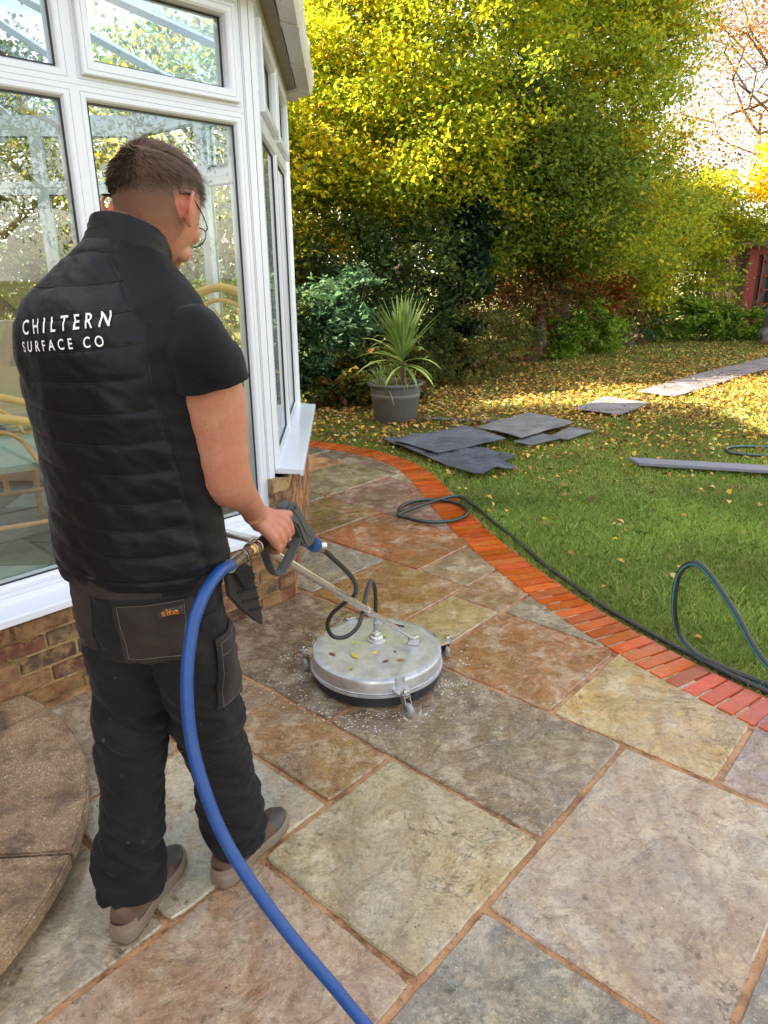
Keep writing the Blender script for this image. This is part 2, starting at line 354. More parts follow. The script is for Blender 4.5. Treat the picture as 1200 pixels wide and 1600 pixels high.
slabs = [  # u0,u1,v0,v1 and the stone's own colour
 (.612, .977, -.845, -.480, (196, 186, 150)), (.786, 1.342, -.480, -.109, (200, 184, 168)), (.18, .786, -.480, -.109, (140, 144, 142)),
 (.02, .612, -.845, -.480, (198, 168, 144)), (.977, 1.345, -1.04, -.480, (146, 128, 108)), (1.345, 1.717, -1.035, -.664, (184, 116, 46)),
 (1.345, 1.90, -.664, -.289, (220, 190, 126)), (1.345, 1.80, -.289, .08, (184, 162, 158)), (.79, .977, -1.205, -.845, (170, 128, 72)),
 (.427, .79, -1.215, -.845, (204, 202, 184)), (-.10, .427, -1.30, -.845, (176, 166, 146)), (.70, .977, -1.60, -1.205, (170, 140, 110)), (.30, .70, -1.60, -1.215, (176, 160, 140)),
 (.977, 1.43, -1.62, -1.04, (126, 102, 82)), (1.43, 1.802, -1.578, -1.22, (184, 122, 54)), (1.43, 1.717, -1.22, -1.037, (206, 184, 130)),
 (1.717, 2.06, -1.22, -1.032, (178, 134, 84)), (1.717, 2.0, -1.032, -.60, (158, 150, 130)), (1.802, 2.08, -1.425, -1.22, (176, 150, 118)),
 (1.802, 2.185, -1.948, -1.425, (194, 108, 34)), (1.43, 1.802, -1.948, -1.578, (158, 158, 152)), (1.802, 2.195, -2.286, -1.948, (160, 124, 64)),
 (2.185, 2.62, -2.286, -1.60, (164, 108, 104)), (2.195, 2.70, -2.66, -2.286, (160, 146, 108)), (2.62, 2.92, -2.286, -1.90, (172, 172, 158)),
 (2.70, 3.05, -2.90, -2.286, (150, 132, 122)), (2.195, 2.45, -3.0, -2.66, (150, 150, 138)), (2.45, 2.9, -3.3, -2.90, (150, 140, 120)), (2.9, 3.4, -3.5, -2.9, (150, 140, 126)),
 (1.802, 2.195, -2.66, -2.286, (150, 150, 140)), (.18, 1.0214, -.109, .26, (150, 150, 150)), (1.0214, 1.345, -.109, .30, (165, 158, 150)), (1.345, 1.8, .08, .5, (170, 160, 140)),
 (-.6, .18, -.480, -.109, (170, 150, 130)), (-.7, .02, -.845, -.48, (160, 155, 145)), (-.6, .18, -.109, .4, (160, 150, 130)), (.43, 1.0214, .26, .7, (170, 160, 150)), (-.7, -.1, -1.3, -.845, (160, 150, 130))]
def slab(u0, u1, v0, v1, col, i):
    gp = .0045; r_ = random.Random(i * 13 + 5)
    u0 += gp; u1 -= gp; v0 += gp; v1 -= gp
    cor = [(u0, v0), (u1, v0), (u1, v1), (u0, v1)]; cor = [(a + r_.uniform(-.002, .002), b + r_.uniform(-.002, .002)) for a, b in cor]
    pts = []
    for k in range(4):
        a, b = cor[k], cor[(k + 1) % 4]; n = max(4, int(math.dist(a, b) * HH / .035))
        for j in range(n):
            t = j / n; q = UV(a[0] + (b[0] - a[0]) * t, a[1] + (b[1] - a[1]) * t)
            nn = noise.noise(q * 9 + Vector((i, 0, 0))) * .004 + noise.noise(q * 45) * .0022
            cen = UV((u0 + u1) / 2, (v0 + v1) / 2); dr = (cen - q).normalized()
            e = .0 if 0 < j < n else .006
            q = q + dr * (nn + .002 + e)
            d, ii = midside(q.x, q.y)
            if d > .0: q.x, q.y = MIDA[ii]
            pts.append(q)
    cen = sum(pts, Vector()) / len(pts); n = len(pts); zt = r_.uniform(-.001, .002)
    tx, ty = r_.uniform(-.002, .002), r_.uniform(-.002, .002)
    vs = [(q.x, q.y, -.03) for q in pts] + [(q.x, q.y, zt - .005 + (q.x - cen.x) * tx + (q.y - cen.y) * ty) for q in pts]
    ins = [q + (cen - q).normalized() * (.005 + .003 * abs(noise.noise(q * 30))) for q in pts]
    vs += [(q.x, q.y, zt + (q.x - cen.x) * tx + (q.y - cen.y) * ty) for q in ins]
    fs = [(k, (k + 1) % n, n + (k + 1) % n, n + k) for k in range(n)] + [(n + k, n + (k + 1) % n, 2 * n + (k + 1) % n, 2 * n + k) for k in range(n)] + [tuple(range(2 * n, 3 * n))]
    return MB().add(vs, fs).build('paving_slab', MS, patio, color=lin(*col))
for i, (a, b, c, d, col) in enumerate(slabs): slab(a, b, c, d, col, i)
gm = MB(); rg0 = random.Random(99)
for (u0, u1, v0, v1, col) in slabs:
    for k in range(60):
        e = rg0.randint(0, 3); t0 = rg0.random(); off_ = rg0.gauss(0, .006)
        u, v_ = ((u0 + (u1 - u0) * t0, v0 + off_), (u0 + (u1 - u0) * t0, v1 + off_), (u0 + off_, v0 + (v1 - v0) * t0), (u1 + off_, v0 + (v1 - v0) * t0))[e]
        q = UV(u, v_, 0)
        if midside(q.x, q.y)[0] < -.13: r0 = rg0.uniform(.0006, .0019); gm.ball((q.x, q.y, r0 * .2), (r0 * rg0.uniform(1, 2.4), r0, r0 * .7), 5, M=Matrix.Rotation(rg0.uniform(0, 3), 3, 'Z'))
tag(gm.build('grit', M_('dark_grit', (.05, .04, .03), .8, var=.6, scale=60), None, clean=False), 'dark grit and crumbs of dirt along the paving joints', 'grit', kind='stuff')
# brick edging, one object a brick
edging = empty('brick_edging', (1, 3, 0), kind='structure')
mbm = MB(); n = len(MIDC); vs = []
for i, p in enumerate(MIDC):
    t_ = (MIDC[min(i + 1, n - 1)] - MIDC[max(i - 1, 0)]).normalized(); nn = Vector((-t_.y, t_.x, 0))
    vs += [p - nn * .128 + Vector((0, 0, -.0035)), p + nn * .124 + Vector((0, 0, -.0035))]
mbm.add(vs, [(2 * i, 2 * i + 1, 2 * i + 3, 2 * i + 2) for i in range(n - 1)]).build('mortar_joint', mat_mortar('pale_mortar', lin(150, 112, 84), lin(186, 150, 120), .5), edging)
cb = MB().box((0, 0, -.02), (.2165, .0655, .05)); cme = cb.build('edging_brick', MBW, None, bev=.003); cme0 = cme.data; bpy.data.objects.remove(cme)
acc = 0; nxt = 0; last = MIDC[0]; cnt = 0
for i in range(1, n):
    seg = (MIDC[i] - MIDC[i - 1]); Ls = seg.length
    while acc + Ls >= nxt:
        q = MIDC[i - 1] + seg * ((nxt - acc) / Ls); t_ = seg.normalized(); ang = math.atan2(t_.y, t_.x)
        if -1.6 < q.x < 2.4:
            o = bpy.data.objects.new('edging_brick', cme0); COL.objects.link(o); r1 = random.random()
            o.color = lin(random.uniform(196, 224), random.uniform(88, 112), random.uniform(36, 52))
            m = Matrix.Translation((q.x + random.uniform(-.002, .002), q.y, random.uniform(-.0015, .0015))) @ Matrix.Rotation(ang + math.pi / 2 + random.uniform(-.02, .02), 4, 'Z')
            setparent(o, edging); o.matrix_basis = m; cnt += 1
        nxt += .0745
    acc += Ls
# ================================================================ CURVED STONE STEP
step = empty('stone_step', (-1.3, 1.8, 0), 'low curved exposed aggregate step at the foot of the conservatory wall', 'step')
SC = Vector((-1.84, 1.505)); SR = .969   # centre and radius of the curved nosing
def arc_piece(a0, a1, r0, r1, z0, z1, name):
    n = 14; pts = []
    for k in range(n + 1):
        a = R_(a0 + (a1 - a0) * k / n); pts.append((SC.x + r1 * math.cos(a), SC.y + r1 * math.sin(a)))
    for k in range(n + 1):
        a = R_(a1 + (a0 - a1) * k / n); pts.append((SC.x + r0 * math.cos(a), SC.y + r0 * math.sin(a)))
    mb = MB().prism(pts, (1, 0, 0), (0, 1, 0), (0, 0, 1), (0, 0, 0), z0, z1); return mb.build(name, MAG, step, bev=.006)
for a0, a1 in ((-58, 3.8), (4.3, 52), (52.5, 100)): arc_piece(a0, a1, .12, SR, .030, .076, 'step_slab')
arc_piece(-58, 100, .10, SR - .035, .003, .0295, 'step_base')
# ================================================================ CONSERVATORY
AZA, AZB = R_(43.2), R_(-3.1)
def dv(az): return Vector((math.sin(az), math.cos(az), 0))
KAB = Vector((-.45, 3.334, 0)); KZA = KAB - dv(AZA) * 1.76; KBC = KAB + dv(AZB) * 1.72; KCD = KBC + dv(R_(-48.1)) * 1.72; KDE = KCD + dv(R_(-93.1)) * 3.2; KEZ = KZA + dv(R_(-93.1)) * 3.3
class Facet:
    def __init__(s, a, b):
        s.o = a; s.d = (b - a).normalized(); s.len = (b - a).length; s.n = Vector((-s.d.y, s.d.x, 0))
        if s.n.dot(a - Vector((-3.3, 3.9, 0))) < 0: s.n = -s.n
    def P(s, t, o, z): q = s.o + s.d * t + s.n * o; return Vector((q.x, q.y, z))
FA, FB, FC, FD, FZ = Facet(KAB, KZA), Facet(KAB, KBC), Facet(KBC, KCD), Facet(KCD, KDE), Facet(KZA, KEZ)
con = empty('conservatory', (-3, 4, 0), 'white framed glazed conservatory on a low brick wall', 'conservatory')
def fbox(mb, F, t0, t1, o0, o1, z0, z1):
    vs = [F.P(t, o, z) for z in (z0, z1) for o in (o0, o1) for t in (t0, t1)]
    return mb.add(vs, [(0, 2, 3, 1), (4, 5, 7, 6), (0, 1, 5, 4), (2, 6, 7, 3), (0, 4, 6, 2), (1, 3, 7, 5)])
def wall(F, t0, t1, H, pal, seed, skip=None):
    wp = fbox(MB(), F, t0, t1, -.12, -.012, -.01, H - .006).build('dwarf_wall', MWM, con)
    r_ = random.Random(seed); crs = int(H / .0735)
    me = MB().box((0, 0, 0), (.2135, .10, .0625)); me = me.build('b', MBR, None, bev=.004); md = me.data; bpy.data.objects.remove(me)
    for c in range(crs):
        t = t0 - (.112 if c % 2 else 0)
        while t < t1 - .01:
            a, b = max(t, t0), min(t + .2135, t1)
            if b - a > .03:
                o = bpy.data.objects.new('brick', md); COL.objects.link(o); o.color = lin(*r_.choice(pal))
                q = F.P((a + b) / 2, -.055 + r_.uniform(-.002, .003), .0365 + c * .0735)
                M = Matrix.Translation(q) @ Matrix((F.d, F.n, Vector((0, 0, 1)))).transposed().to_4x4() @ Matrix.Diagonal(((b - a) / .2135, 1, 1, 1)) @ Matrix.Rotation(r_.uniform(-.008, .008), 4, 'Y')
                setparent(o, wp); o.matrix_basis = M
            t += .2245
    return wp
palA = [(122, 72, 52), (142, 84, 56), (108, 66, 54), (152, 108, 66), (98, 80, 62), (128, 74, 60), (150, 106, 76), (86, 60, 52)]
palB = [(206, 150, 110), (182, 116, 82), (190, 140, 100), (160, 96, 72)]
wall(FA, .004, 1.75, .392, palA, 3); wall(FB, .004, 1.72, .650, palB + palA[:3], 4)
pier = wall(FA, .004, .10, .650, palA[:3], 9)
for F in (FC, FD, FZ): fbox(MB(), F, 0, F.len, -.12, 0, -.01, .648).build('dwarf_wall', MWM, con)
def frame(F, t0, t1, z0, z1, prof, name, mat, parent):
    n = len(prof); vs = []
    for ins, o in prof:
        for t, z in ((t0 + ins, z0 + ins), (t1 - ins, z0 + ins), (t1 - ins, z1 - ins), (t0 + ins, z1 - ins)): vs.append(F.P(t, o, z))
    fs = [(4 * i + k, 4 * i + (k + 1) % 4, 4 * i + 4 + (k + 1) % 4, 4 * i + 4 + k) for i in range(n - 1) for k in range(4)]
    return MB().add(vs, fs).build(name, mat, parent)
FR = -.055  # frame face set back from brick face
def light_(F, t0, t1, z0, z1, sash=False, bot=0):
    f0 = FR
    fp = [(0, f0 - .07), (0, f0), (.017, f0), (.0185, f0 - .003), (.020, f0), (.034, f0), (.040, f0 - .004), (.046, f0 - .016), (.046, f0 - .07), (0.001, f0 - .07)]
    if bot: fbox(MB(), F, t0, t1, f0 - .065, f0 + .001, z0 - bot, z0 - .001).build('window_frame', MUP, con)
    wf = frame(F, t0, t1, z0, z1, fp, 'window_frame', MUP, con)
    ins = .046
    if sash:
        sp = [(.030, f0 + .0), (.030, f0 + .018), (.034, f0 + .022), (.046, f0 + .022), (.0475, f0 + .019), (.049, f0 + .022), (.066, f0 + .022), (.074, f0 + .016), (.080, f0 - .002), (.080, f0 - .06)]
        frame(F, t0, t1, z0, z1, sp, 'opening_sash', MUP, wf); ins = .080
    gp = [(ins - .0, f0 - .018), (ins + .0, f0 - .0165), (ins + .006, f0 - .0165), (ins + .006, f0 - .022)]
    frame(F, t0, t1, z0, z1, gp, 'gasket', MGASK, wf)
    fbox(MB(), F, t0 + ins, t1 - ins, f0 - .030, f0 - .022, z0 + ins, z1 - ins).build('glass_pane', MGL, wf)
ZT, ZH = 2.20, 2.605
for k, (a, b) in enumerate(((.098, .81), (.81, 1.53), (1.53, 1.75))):
    light_(FA, a, b, .455, ZT, bot=.037); light_(FA, a, b, ZT + .001, ZH, sash=(k == 0))
for F, cuts in ((FB, (.07, .86, 1.66)), (FC, (.06, .86, 1.66)), (FD, (.06, .80, 1.54, 2.28, 3.1)), (FZ, (.06, .8, 1.54, 2.3, 3.2))):
    for k in range(len(cuts) - 1):
        light_(F, cuts[k], cuts[k + 1], .68, ZT); light_(F, cuts[k], cuts[k + 1], ZT + .001, ZH, sash=(F is FB or F is FC and k == 0))
# posts
def post(F, t0, t1, o0, o1, z0, z1=2.64): return fbox(MB(), F, t0, t1, o0, o1, z0, z1).build('corner_post', MUP, con, bev=.006)
post(FA, .052, .095, FR - .06, FR + .006, .425); post(FA, .0955, .0975, FR - .05, FR - .012, .43)
def cpost(F1, F2, z0):
    q = [F1.P(.050, FR + .004, 0), F1.P(.0, FR + .004, 0), F2.P(.030, FR + .004, 0), F2.P(.06, FR - .07, 0), F1.P(.050, FR - .07, 0)]
    MB().prism([(p.x, p.y) for p in q], (1, 0, 0), (0, 1, 0), (0, 0, 1), (0, 0, 0), z0, 2.64).build('corner_post', MUP, con)
q = [FA.P(.050, FR + .003, 0), FA.P(.022, FR + .003, 0), FB.P(.022, FR + .003, 0), FB.P(.068, FR + .003, 0), FB.P(.068, FR - .06, 0), FA.P(.050, FR - .06, 0)]
MB().prism([(p.x, p.y) for p in q], (1, 0, 0), (0, 1, 0), (0, 0, 1), (0, 0, 0), .68, 2.64).build('corner_post', MUP, con, bev=.004)
for K in (KBC, KCD, KZA):
    c = K + (Vector((-3.3, 3.9, 0)) - K).normalized() * .10
    MB().lathe([(.055, .68 if K is not KZA else .42), (.055, 2.64)], c, 8, cap=True).build('corner_post', MUP, con)
# sills
def sill(F, t0, t1, z, ov, w0, name='window_sill', e0=0, e1=0):
    vs = []
    pr = [(w0, z + .012), (ov - .012, z + .002), (ov, z - .002), (ov, z - .026), (ov - .014, z - .026), (ov - .014, z - .018), (w0, z - .018)]
    for t, e in ((t0, e0), (t1, e1)):
        for o, zz in pr: vs.append(F.P(t + e * o, o, zz))
    n = len(pr); fs = [tuple(range(n)), tuple(reversed(range(n, 2 * n)))] + [(k, (k + 1) % n, n + (k + 1) % n, n + k) for k in range(n)]
    return MB().add(vs, fs).build(name, MUP, con)
tn = math.tan(R_(23))
sill(FA, .045, 1.76, .42, .062, -.10); sill(FB, -.0, 1.74, .678, .062, -.11, e0=-tn * .5, e1=tn)
for F in (FC, FD): sill(F, 0, F.len, .678, .062, -.11)
# interior skirting panels + interior sills
MINT = M_('cream_render', (.62, .58, .50), .8, var=.1, scale=9)
for F in (FC, FD): fbox(MB(), F, .1, F.len - .1, -.20, -.125, .14, .69).build('inner_wall', MINT, con)
# eaves beam, fascia, gutter
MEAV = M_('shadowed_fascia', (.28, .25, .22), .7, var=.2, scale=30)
for F in (FA, FB, FC, FD, FZ):
    fbox(MB(), F, .02, F.len - .02, FR - .07, FR + .012, ZH, 2.70).build('eaves_beam', MUP, con)
    fbox(MB(), F, .0, F.len, FR + .013, .02, 2.655, 2.675).build('fascia', MEAV, con)
    vs = []; pr = [(.02, 2.67), (.03, 2.64), (.105, 2.625), (.118, 2.66), (.128, 2.73), (.12, 2.73), (.02, 2.70)]
    tt = tn
    for t, e in ((0, -tt), (F.len, tt)):
        for o, zz in pr: vs.append(F.P(t + e * o, o, zz))
    n = len(pr); gt = MB().add(vs, [tuple(range(n)), tuple(reversed(range(n, 2 * n)))] + [(k, (k + 1) % n, n + (k + 1) % n, n + k) for k in range(n)]).build('gutter', MUPG, con)
    for tc_ in (.42, 1.12, F.len - .01 if F is FB else 1.5, -.0 if F is FB else .1):
        prb = [(.018, 2.668), (.027, 2.636), (.108, 2.617), (.124, 2.658), (.134, 2.742), (.122, 2.742), (.02, 2.71)]; vs = []
        for t in (tc_ - .04, tc_ + .04):
            for o, zz in prb: vs.append(F.P(t, o, zz))
        MB().add(vs, [tuple(range(n)), tuple(reversed(range(n, 2 * n)))] + [(k, (k + 1) % n, n + (k + 1) % n, n + k) for k in range(n)]).build('gutter_union', MUPG, gt)
# glazed roof: bars from the eaves to a ridge, glass between
RG0, RG1 = Vector((-3.25, 3.95, 3.62)), Vector((-5.2, 3.85, 3.62))
base_pts = []
for F, ts, rg in ((FZ, (3.2, 2.2, 1.2), None), (FA, (1.76, .9, 0), None), (FB, (.86,), None), (FC, (0, .86), None), (FD, (0, 1.0, 2.0, 3.1), None)):
    for t in ts: base_pts.append(F.P(t, -.03, 2.71))
tops = []
for p in base_pts:
    x = min(RG0.x, p.x) if p.x < RG0.x else RG0.x
    tops.append(Vector((x, RG0.y + (RG0.x - x) * -.05, 3.62)))
for p, q in zip(base_pts, tops):
    MB().tube([p, q], .028, 4, up=(0, 0, 1)).build('roof_bar', MUP, con)
MB().tube([RG0, RG1], .05, 6).build('ridge_beam', MUP, con)
for k in range(len(base_pts) - 1):
    a, b, c, d = base_pts[k], base_pts[k + 1], tops[k + 1], tops[k]
    vs = [a, b, c, d] if (c - d).length > .01 else [a, b, c]
    nn = len(vs); nrm = (b - a).cross(c - a).normalized() * .008
    MB().add([v + Vector((0, 0, .01)) for v in vs] + [v + Vector((0, 0, .018)) for v in vs], [tuple(range(nn)), tuple(range(nn, 2 * nn))] + [(k2, (k2 + 1) % nn, nn + (k2 + 1) % nn, nn + k2) for k2 in range(nn)]).build('roof_glass', MGL, con)
# interior floor: slate-grey tiles, one object each near the window
MT = NT('floor_tile'); p_ = MT.pos(); oi = MT.n('ObjectInfo')
MT.B(base=MT.mix(MT.rampv(MT.noise(p_, 6, 5), .35, .65, 0, .7), oi.outputs['Color'], MT.mix(1, oi.outputs['Color'], lin(190, 200, 196), 'MULTIPLY')), rough=.35); MT = MT.m
floor = empty('tiled_floor', (-3, 4, .14), kind='structure')
fp = [KAB, KBC, KCD, KDE, KEZ, KZA]; cc = Vector((-3.3, 3.9, 0)); fp = [(p + (cc - p).normalized() * .13) for p in fp]
MB().prism([(p.x, p.y) for p in fp], (1, 0, 0), (0, 1, 0), (0, 0, 1), (0, 0, 0), -.01, .140).build('floor_screed', M_('floor_joint', lin(176, 186, 180)[:3], .7), floor)
def inside(x, y, m=.16):
    for F in (FA, FB, FC, FD, FZ):
        if (Vector((x, y, 0)) - F.o).dot(F.n) > -m: return False
    return x > -5.0
td, tn_ = dv(R_(-3.1)), dv(R_(86.9)); T = .33; tb = MB().box((0, 0, 0), (T - .006, T - .006, .012)).mesh('tile'); tb.materials.append(MT)
for i in range(-8, 9):
    for j in range(-7, 8):
        q = Vector((-2.6, 3.9, 0)) + td * (i * T) + tn_ * (j * T)
        if inside(q.x, q.y, .36):
            o = bpy.data.objects.new('floor_tile', tb); COL.objects.link(o)
            o.color = lin(*random.choice([(112, 122, 116), (124, 132, 126), (104, 112, 108), (170, 190, 184), (118, 124, 120)]))
            setparent(o, floor); o.matrix_basis = Matrix.Translation((q.x, q.y, .1425)) @ Matrix.Rotation(-math.atan2(td.x, td.y), 4, 'Z')
# ================================================================ FOLIAGE
def mat_leaf(name, gloss=.45, transl=.35):
    t = NT(name); a = t.n('Attribute'); a.attribute_name = 'col'
    t.B(base=a.outputs['Color'], rough=gloss, spec=.3)
    tl = t.n('BsdfTranslucent'); t.set(tl.inputs[0], a.outputs['Color'])
    mx = t.n('MixShader'); mx.inputs[0].default_value = transl; t.set(mx.inputs[1], t.b.outputs[0]); t.set(mx.inputs[2], tl.outputs[0])
    t.t.links.new(mx.outputs[0], t.out.inputs[0]); return t.m
MLEAF = mat_leaf('leaf', .5, .58); MLEAFD = mat_leaf('dry_leaf', .7, .2); MGRASS = mat_leaf('grass_blade', .5, .4)
MBARK = M_('bark', (.10, .075, .055), .9, var=.5, scale=25, bump=.01, bscale=60)
MTWIG = M_('twig', (.20, .13, .09), .8, var=.3, scale=40)
def pal(*cs):
    a = np.array([c[:3] for c, w_ in cs], float); w_ = np.array([w_ for c, w_ in cs], float); return np.array([lin(*c)[:3] for c in a]), w_ / w_.sum()
def leafmesh(name, P, size, colors, rg, parent, mat=None, elong=1.7, droop=.3, sizev=.5, upbias=.5, curl=.25):
    n = len(P)
    nrm = rg.normal(size=(n, 3)); nrm[:, 2] = np.abs(nrm[:, 2]) + upbias; nrm /= np.linalg.norm(nrm, axis=1)[:, None]
    d = rg.normal(size=(n, 3)); d[:, 2] -= droop; d -= nrm * (d * nrm).sum(1)[:, None]; d /= np.linalg.norm(d, axis=1)[:, None] + 1e-9
    s = np.cross(nrm, d); L_ = size * (1 + rg.uniform(-sizev, sizev, n))[:, None]; W_ = L_ / elong
    V = np.empty((n, 4, 3)); V[:, 0] = P - d * L_ * .5; V[:, 1] = P + s * W_ * .5 - d * L_ * .05 + nrm * L_ * curl * .4; V[:, 2] = P + d * L_ * .5 - nrm * L_ * curl * .3; V[:, 3] = P - s * W_ * .5 - d * L_ * .05 + nrm * L_ * curl * .4
    F = np.arange(n * 4).reshape(n, 4); cc_ = np.repeat(colors, 4, axis=0)
    return npmesh(name, V.reshape(-1, 3), F, mat or MLEAF, parent, cc_)
def crown_points(blobs, n, rg, nclump, cs, shell=.55):
    """blobs: (x,y,z,rx,ry,rz); leaves gather in clumps near the blob surfaces"""
    vol = np.array([b[3] * b[4] * b[5] for b in blobs]) ** (2 / 3); vol /= vol.sum()
    bi = rg.choice(len(blobs), nclump, p=vol); b = np.array(blobs)[bi]
    u = rg.normal(size=(nclump, 3)); u /= np.linalg.norm(u, axis=1)[:, None]
    r = shell + (1 - shell) * rg.random(nclump) ** .6; r *= 1 + rg.normal(0, .08, nclump)
    C_ = b[:, :3] + u * r[:, None] * b[:, 3:6]
    sz = cs * rg.uniform(.5, 1.4, nclump); ci = rg.choice(nclump, n, p=(sz ** 2) / (sz ** 2).sum())
    off = rg.normal(size=(n, 3)) * sz[ci][:, None] * np.array([1, 1, .55]); P = C_[ci] + off
    return P, ci, C_
def foliage(name, blobs, n, size, palette, seed, parent, nclump=None, cs=.25, elong=1.7, zmin=.03, shell=.55, mat=None, droop=.4, hue=None):
    rg = np.random.default_rng(seed); nclump = nclump or max(20, n // 90)
    P, ci, C_ = crown_points(blobs, n, rg, nclump, cs, shell)
    k = P[:, 2] > zmin; P = P[k]; ci = ci[k]
    pc, pw = palette; clc = rg.choice(len(pc), nclump, p=pw)   # each clump leans to a colour
    own = rg.choice(len(pc), len(P), p=pw); use = np.where(rg.random(len(P)) < .55, clc[ci], own)
    col = pc[use] * rg.uniform(.75, 1.25, len(P))[:, None]
    if hue is not None: col = hue(P, col, rg)
    return leafmesh(name, P, size, col, rg, parent, mat, elong, droop)
def limb(mb, a, b, r0, r1, rg, wob=.12, k=7):
    a, b = np.array(a, float), np.array(b, float); L_ = np.linalg.norm(b - a); pts = []
    for i in range(k + 1):
        t = i / k; q = a + (b - a) * t
        if 0 < i < k: q = q + rg.normal(0, wob * L_ / k, 3)
        pts.append(q)
    mb.tube([tuple(q) for q in pts], [r0 + (r1 - r0) * i / k for i in range(k + 1)], 7)
    return pts
def tree(name, base, height, r, blobs, n, size, palette, seed, label, cat='tree', group=None, cs=.3, nclump=None, shell=.55, lean=(0, 0), limbs=10, mat=None, elong=1.6, droop=.4, twigs=0, zmin=.03, hue=None):
    rg = np.random.default_rng(seed + 1000); e = empty(name, base, label, cat, group)
    mb = MB(); top = (base[0] + lean[0], base[1] + lean[1], height)
    tp = limb(mb, base, top, r, r * .25, rg, .25, 9); bb = np.array(blobs)
    mb.build('trunk', MBARK, e, smooth=True); lm = MB()
    for i in range(limbs):
        q = tp[rg.integers(3, 9)]; b = bb[rg.integers(len(bb))]
        u = rg.normal(size=3); u /= np.linalg.norm(u); tgt = b[:3] + u * b[3:6] * rg.uniform(.5, .95)
        lp = limb(lm, q, tgt, r * .32, r * .06, rg, .35)
        for j in range(twigs):
            s_ = lp[rg.integers(2, 7)]; dd = rg.normal(size=3); dd[2] = abs(dd[2]) * .4; dd /= np.linalg.norm(dd)
            limb(lm, s_, s_ + dd * rg.uniform(.5, 1.3), r * .08, r * .02, rg, .3, 4)
    if limbs: lm.build('branches', MBARK, e, smooth=True)
    foliage('crown', blobs, n, size, palette, seed, e, nclump, cs, elong, zmin, shell, mat, droop, hue); return e
def shrub(name, blobs, n, size, palette, seed, label, cat='shrub', cs=.13, elong=1.8, stems=8, shell=.6, sr=.012, group=None, stemmat=None, mat=None, droop=.2, hue=None, stemtop=.7):
    bb = np.array(blobs); c0 = bb[:, :3].mean(0); e = empty(name, (c0[0], c0[1], 0), label, cat, group); rg = np.random.default_rng(seed + 77)
    lm = MB()
    for i in range(stems):
        b = bb[rg.integers(len(bb))]; s0 = (b[0] + rg.normal(0, b[3] * .2), b[1] + rg.normal(0, b[4] * .2), -.02)
        u = rg.normal(size=3); u /= np.linalg.norm(u); limb(lm, s0, b[:3] + u * b[3:6] * stemtop, sr, sr * .3, rg, .3, 6)
    lm.build('stems', stemmat or MTWIG, e, smooth=True)['kind'] = 'stuff'
    foliage('foliage', blobs, n, size, palette, seed, e, cs=cs, elong=elong, shell=shell, mat=mat, droop=droop, hue=hue); return e
YEL = pal(((214, 206, 56), 4), ((186, 192, 56), 4), ((150, 168, 52), 3.4), ((226, 182, 50), 1.2), ((112, 136, 46), 2))
YGR = pal(((192, 200, 70), 3), ((160, 176, 62), 4), ((126, 148, 54), 3), ((220, 210, 66), 1.6), ((204, 158, 40), .4))
DKG = pal(((60, 80, 42), 4), ((78, 98, 48), 3), ((48, 66, 38), 3), ((112, 126, 56), .8))
LAUREL = pal(((82, 116, 82), 3), ((106, 140, 102), 2), ((60, 88, 62), 3), ((120, 146, 96), .5))
IVY = pal(((34, 58, 40), 4), ((52, 80, 56), 2), ((26, 44, 32), 3))
BGR = pal(((146, 178, 64), 3), ((116, 152, 56), 3), ((170, 194, 78), 2), ((66, 98, 36), 2), ((186, 180, 60), .6))
BRN = pal(((136, 106, 70), 3), ((162, 130, 82), 2), ((108, 106, 62), 3), ((150, 70, 48), 1), ((70, 80, 40), 3))
OLV = pal(((116, 118, 60), 4), ((92, 102, 52), 3), ((142, 134, 72), 2), ((130, 84, 52), .8))
ORG = pal(((216, 146, 76), 3), ((194, 122, 66), 3), ((228, 172, 96), 2), ((150, 120, 60), 2), ((120, 116, 70), 2))
GLD = pal(((222, 188, 34), 5), ((208, 172, 30), 3), ((222, 216, 60), 2), ((200, 180, 40), 1))
RED = pal(((178, 58, 34), 4), ((204, 86, 48), 2), ((120, 104, 44), 4), ((150, 132, 52), 3))
WIL = pal(((120, 140, 60), 3), ((150, 160, 74), 3), ((96, 116, 50), 2))
# big yellowing tree over the border and the greener one beside it
tree('tree', (.3, 12.4, 0), 6.5, .17, [(-.2, 11.6, 4.2, 1.7, 1.5, 2.0), (-1.0, 11.4, 3.3, 1.1, 1.2, 1.5), (1.0, 11.4, 4.8, 1.6, 1.5, 2.1), (.5, 11.2, 3.0, 1.5, 1.1, 1.1), (0, 11.8, 6.6, 2.2, 1.8, 1.5), (-1.5, 12, 5.4, 1.2, 1.3, 1.6)], 150000, .066, YEL, 11,
     'broad bright yellow leaved tree overhanging the dark shrubs beside the conservatory', cs=.20, nclump=850, shell=.45)
tree('tree', (3.3, 13.6, 0), 7.5, .2, [(2.6, 13.2, 4.2, 1.9, 1.6, 2.2), (3.9, 13.5, 4.4, 1.3, 1.5, 2.4), (2.2, 12.8, 2.6, 1.5, 1.2, 1.1), (3.9, 13.0, 2.4, 1.3, 1.2, 1.1), (3.2, 13.4, 6.8, 2.4, 1.8, 1.6), (4.4, 13.8, 5.6, 1.0, 1.2, 1.5)], 130000, .066, YGR, 12,
     'tall olive green tree with a darker shaded hollow in its crown, beside it', cs=.20, nclump=800, shell=.45)
tree('tree', (1.4, 15.6, 0), 5.0, .15, [(1.4, 15.4, 3.2, 2.2, 1.0, 2.4), (-.9, 14.8, 3.0, 1.6, 1.0, 2.4), (3.6, 16, 2.8, 1.8, 1.0, 2.2)], 60000, .09, DKG, 16, 'dark green tree mass closing the gaps behind the two big yellowing trees', cs=.25, limbs=8)
